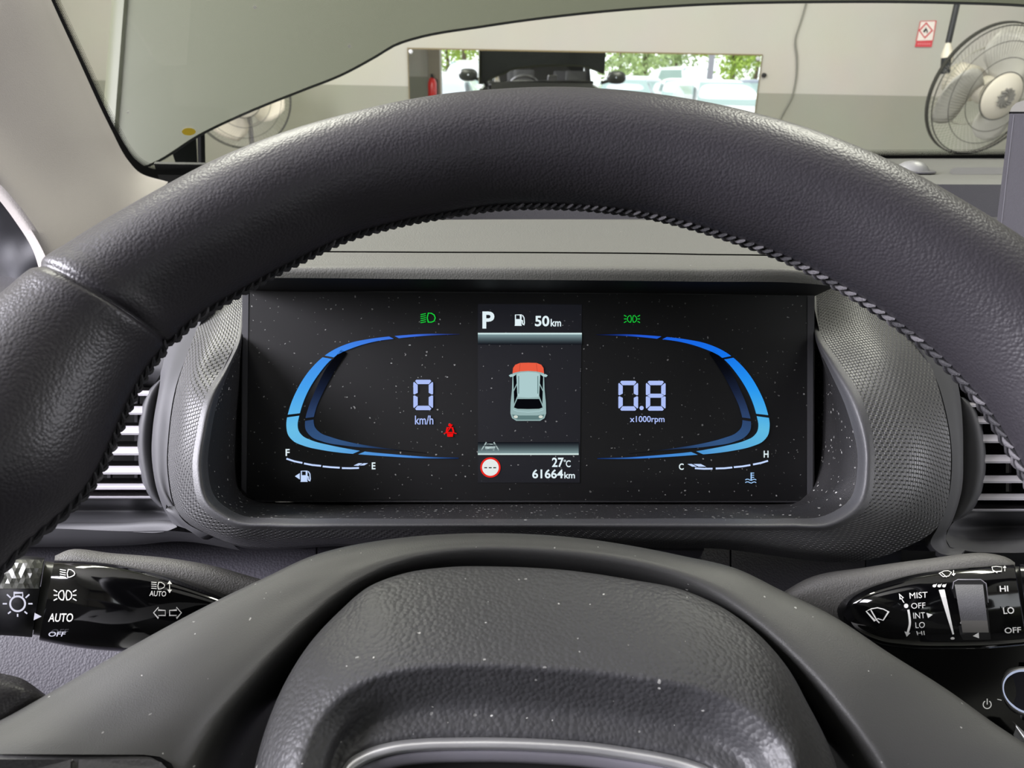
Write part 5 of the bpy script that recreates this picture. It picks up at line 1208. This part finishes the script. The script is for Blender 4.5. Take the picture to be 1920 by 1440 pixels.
fe = thing('fire_extinguisher', 'red fire extinguisher at the foot of the brown door post', 'fire extinguisher', (fx.x - .02, -5.2, .62))
MB().lathe([(0, 0), (.075, 0), (.08, .02), (.08, .34), (.05, .42), (.02, .44), (0, .44)], 24).build('cylinder', red_lamp, fe); MB().box((-.02, -.05, .44), (.02, .06, .5)).build('handle', matte_black, fe); MB().tube([(0, .05, .46), (.1, .06, .4), (.1, .04, .1)], .012, 8).build('hose', matte_black, fe)
leaf_a = mat('bright green leaves', (165, 190, 80), .6, mottled=.4); leaf_b = mat('grey green leaves', (172, 192, 130), .6, mottled=.4); bark = mat('tree bark', (90, 76, 60), .8)
def tree(px, D, h, r, m, label, seed):
    p = refl(px, 150, D); t = thing('tree', label, 'tree', (p.x, p.y, GZ), group='trees beyond the car park')
    rd_ = random.Random(seed); vs, f = [], []
    cl = [(Vector((rd_.gauss(0, r * .45), rd_.gauss(0, r * .45), h * .55 + rd_.gauss(0, h * .2))), r * (.3 + .35 * rd_.random())) for _ in range(16)]
    for _ in range(2600):
        c, q = cl[rd_.randrange(16)]; d = Vector((rd_.gauss(0, 1), rd_.gauss(0, 1), rd_.gauss(0, 1))).normalized() * q * (.75 + .3 * rd_.random()); pnt = c + d
        a, b_ = Vector((rd_.gauss(0, 1), rd_.gauss(0, 1), rd_.gauss(0, 1))).normalized() * .17, Vector((rd_.gauss(0, 1), rd_.gauss(0, 1), rd_.gauss(0, 1))).normalized() * .12
        k = len(vs); vs += [pnt - a, pnt + b_, pnt + a, pnt - b_]; f.append((k, k + 1, k + 2, k + 3))
    obj('foliage', vs, f, m, t, smooth=False, local=True)
    MB().tube([(0, 0, 0), (.1, 0, h * .3), (0, .1, h * .6)], [.2, .16, .08], 10).build('trunk', bark, t)
tree(868, 54, 9.0, 3.0, leaf_a, 'bright yellow-green tree reflected above the white van', 1)
tree(838, 64, 8.0, 2.8, leaf_a, 'smaller bright tree reflected beside the brown post', 2)
tree(1205, 46, 7.0, 2.1, leaf_b, 'soft grey-green tree reflected beside the raised hood', 3)
tree(1262, 60, 8.0, 3.0, leaf_b, 'fuller grey-green tree reflected above the far van', 4)
tree(1370, 53, 7.0, 2.0, leaf_a, 'slim light green tree behind the grey post', 5)
tree(1415, 66, 8.6, 3.0, leaf_b, 'far tree reflected at the edge of the mirror', 6)
tree(1160, 74, 10.0, 3.2, leaf_a, 'darker tree partly behind the reflected hood', 8)
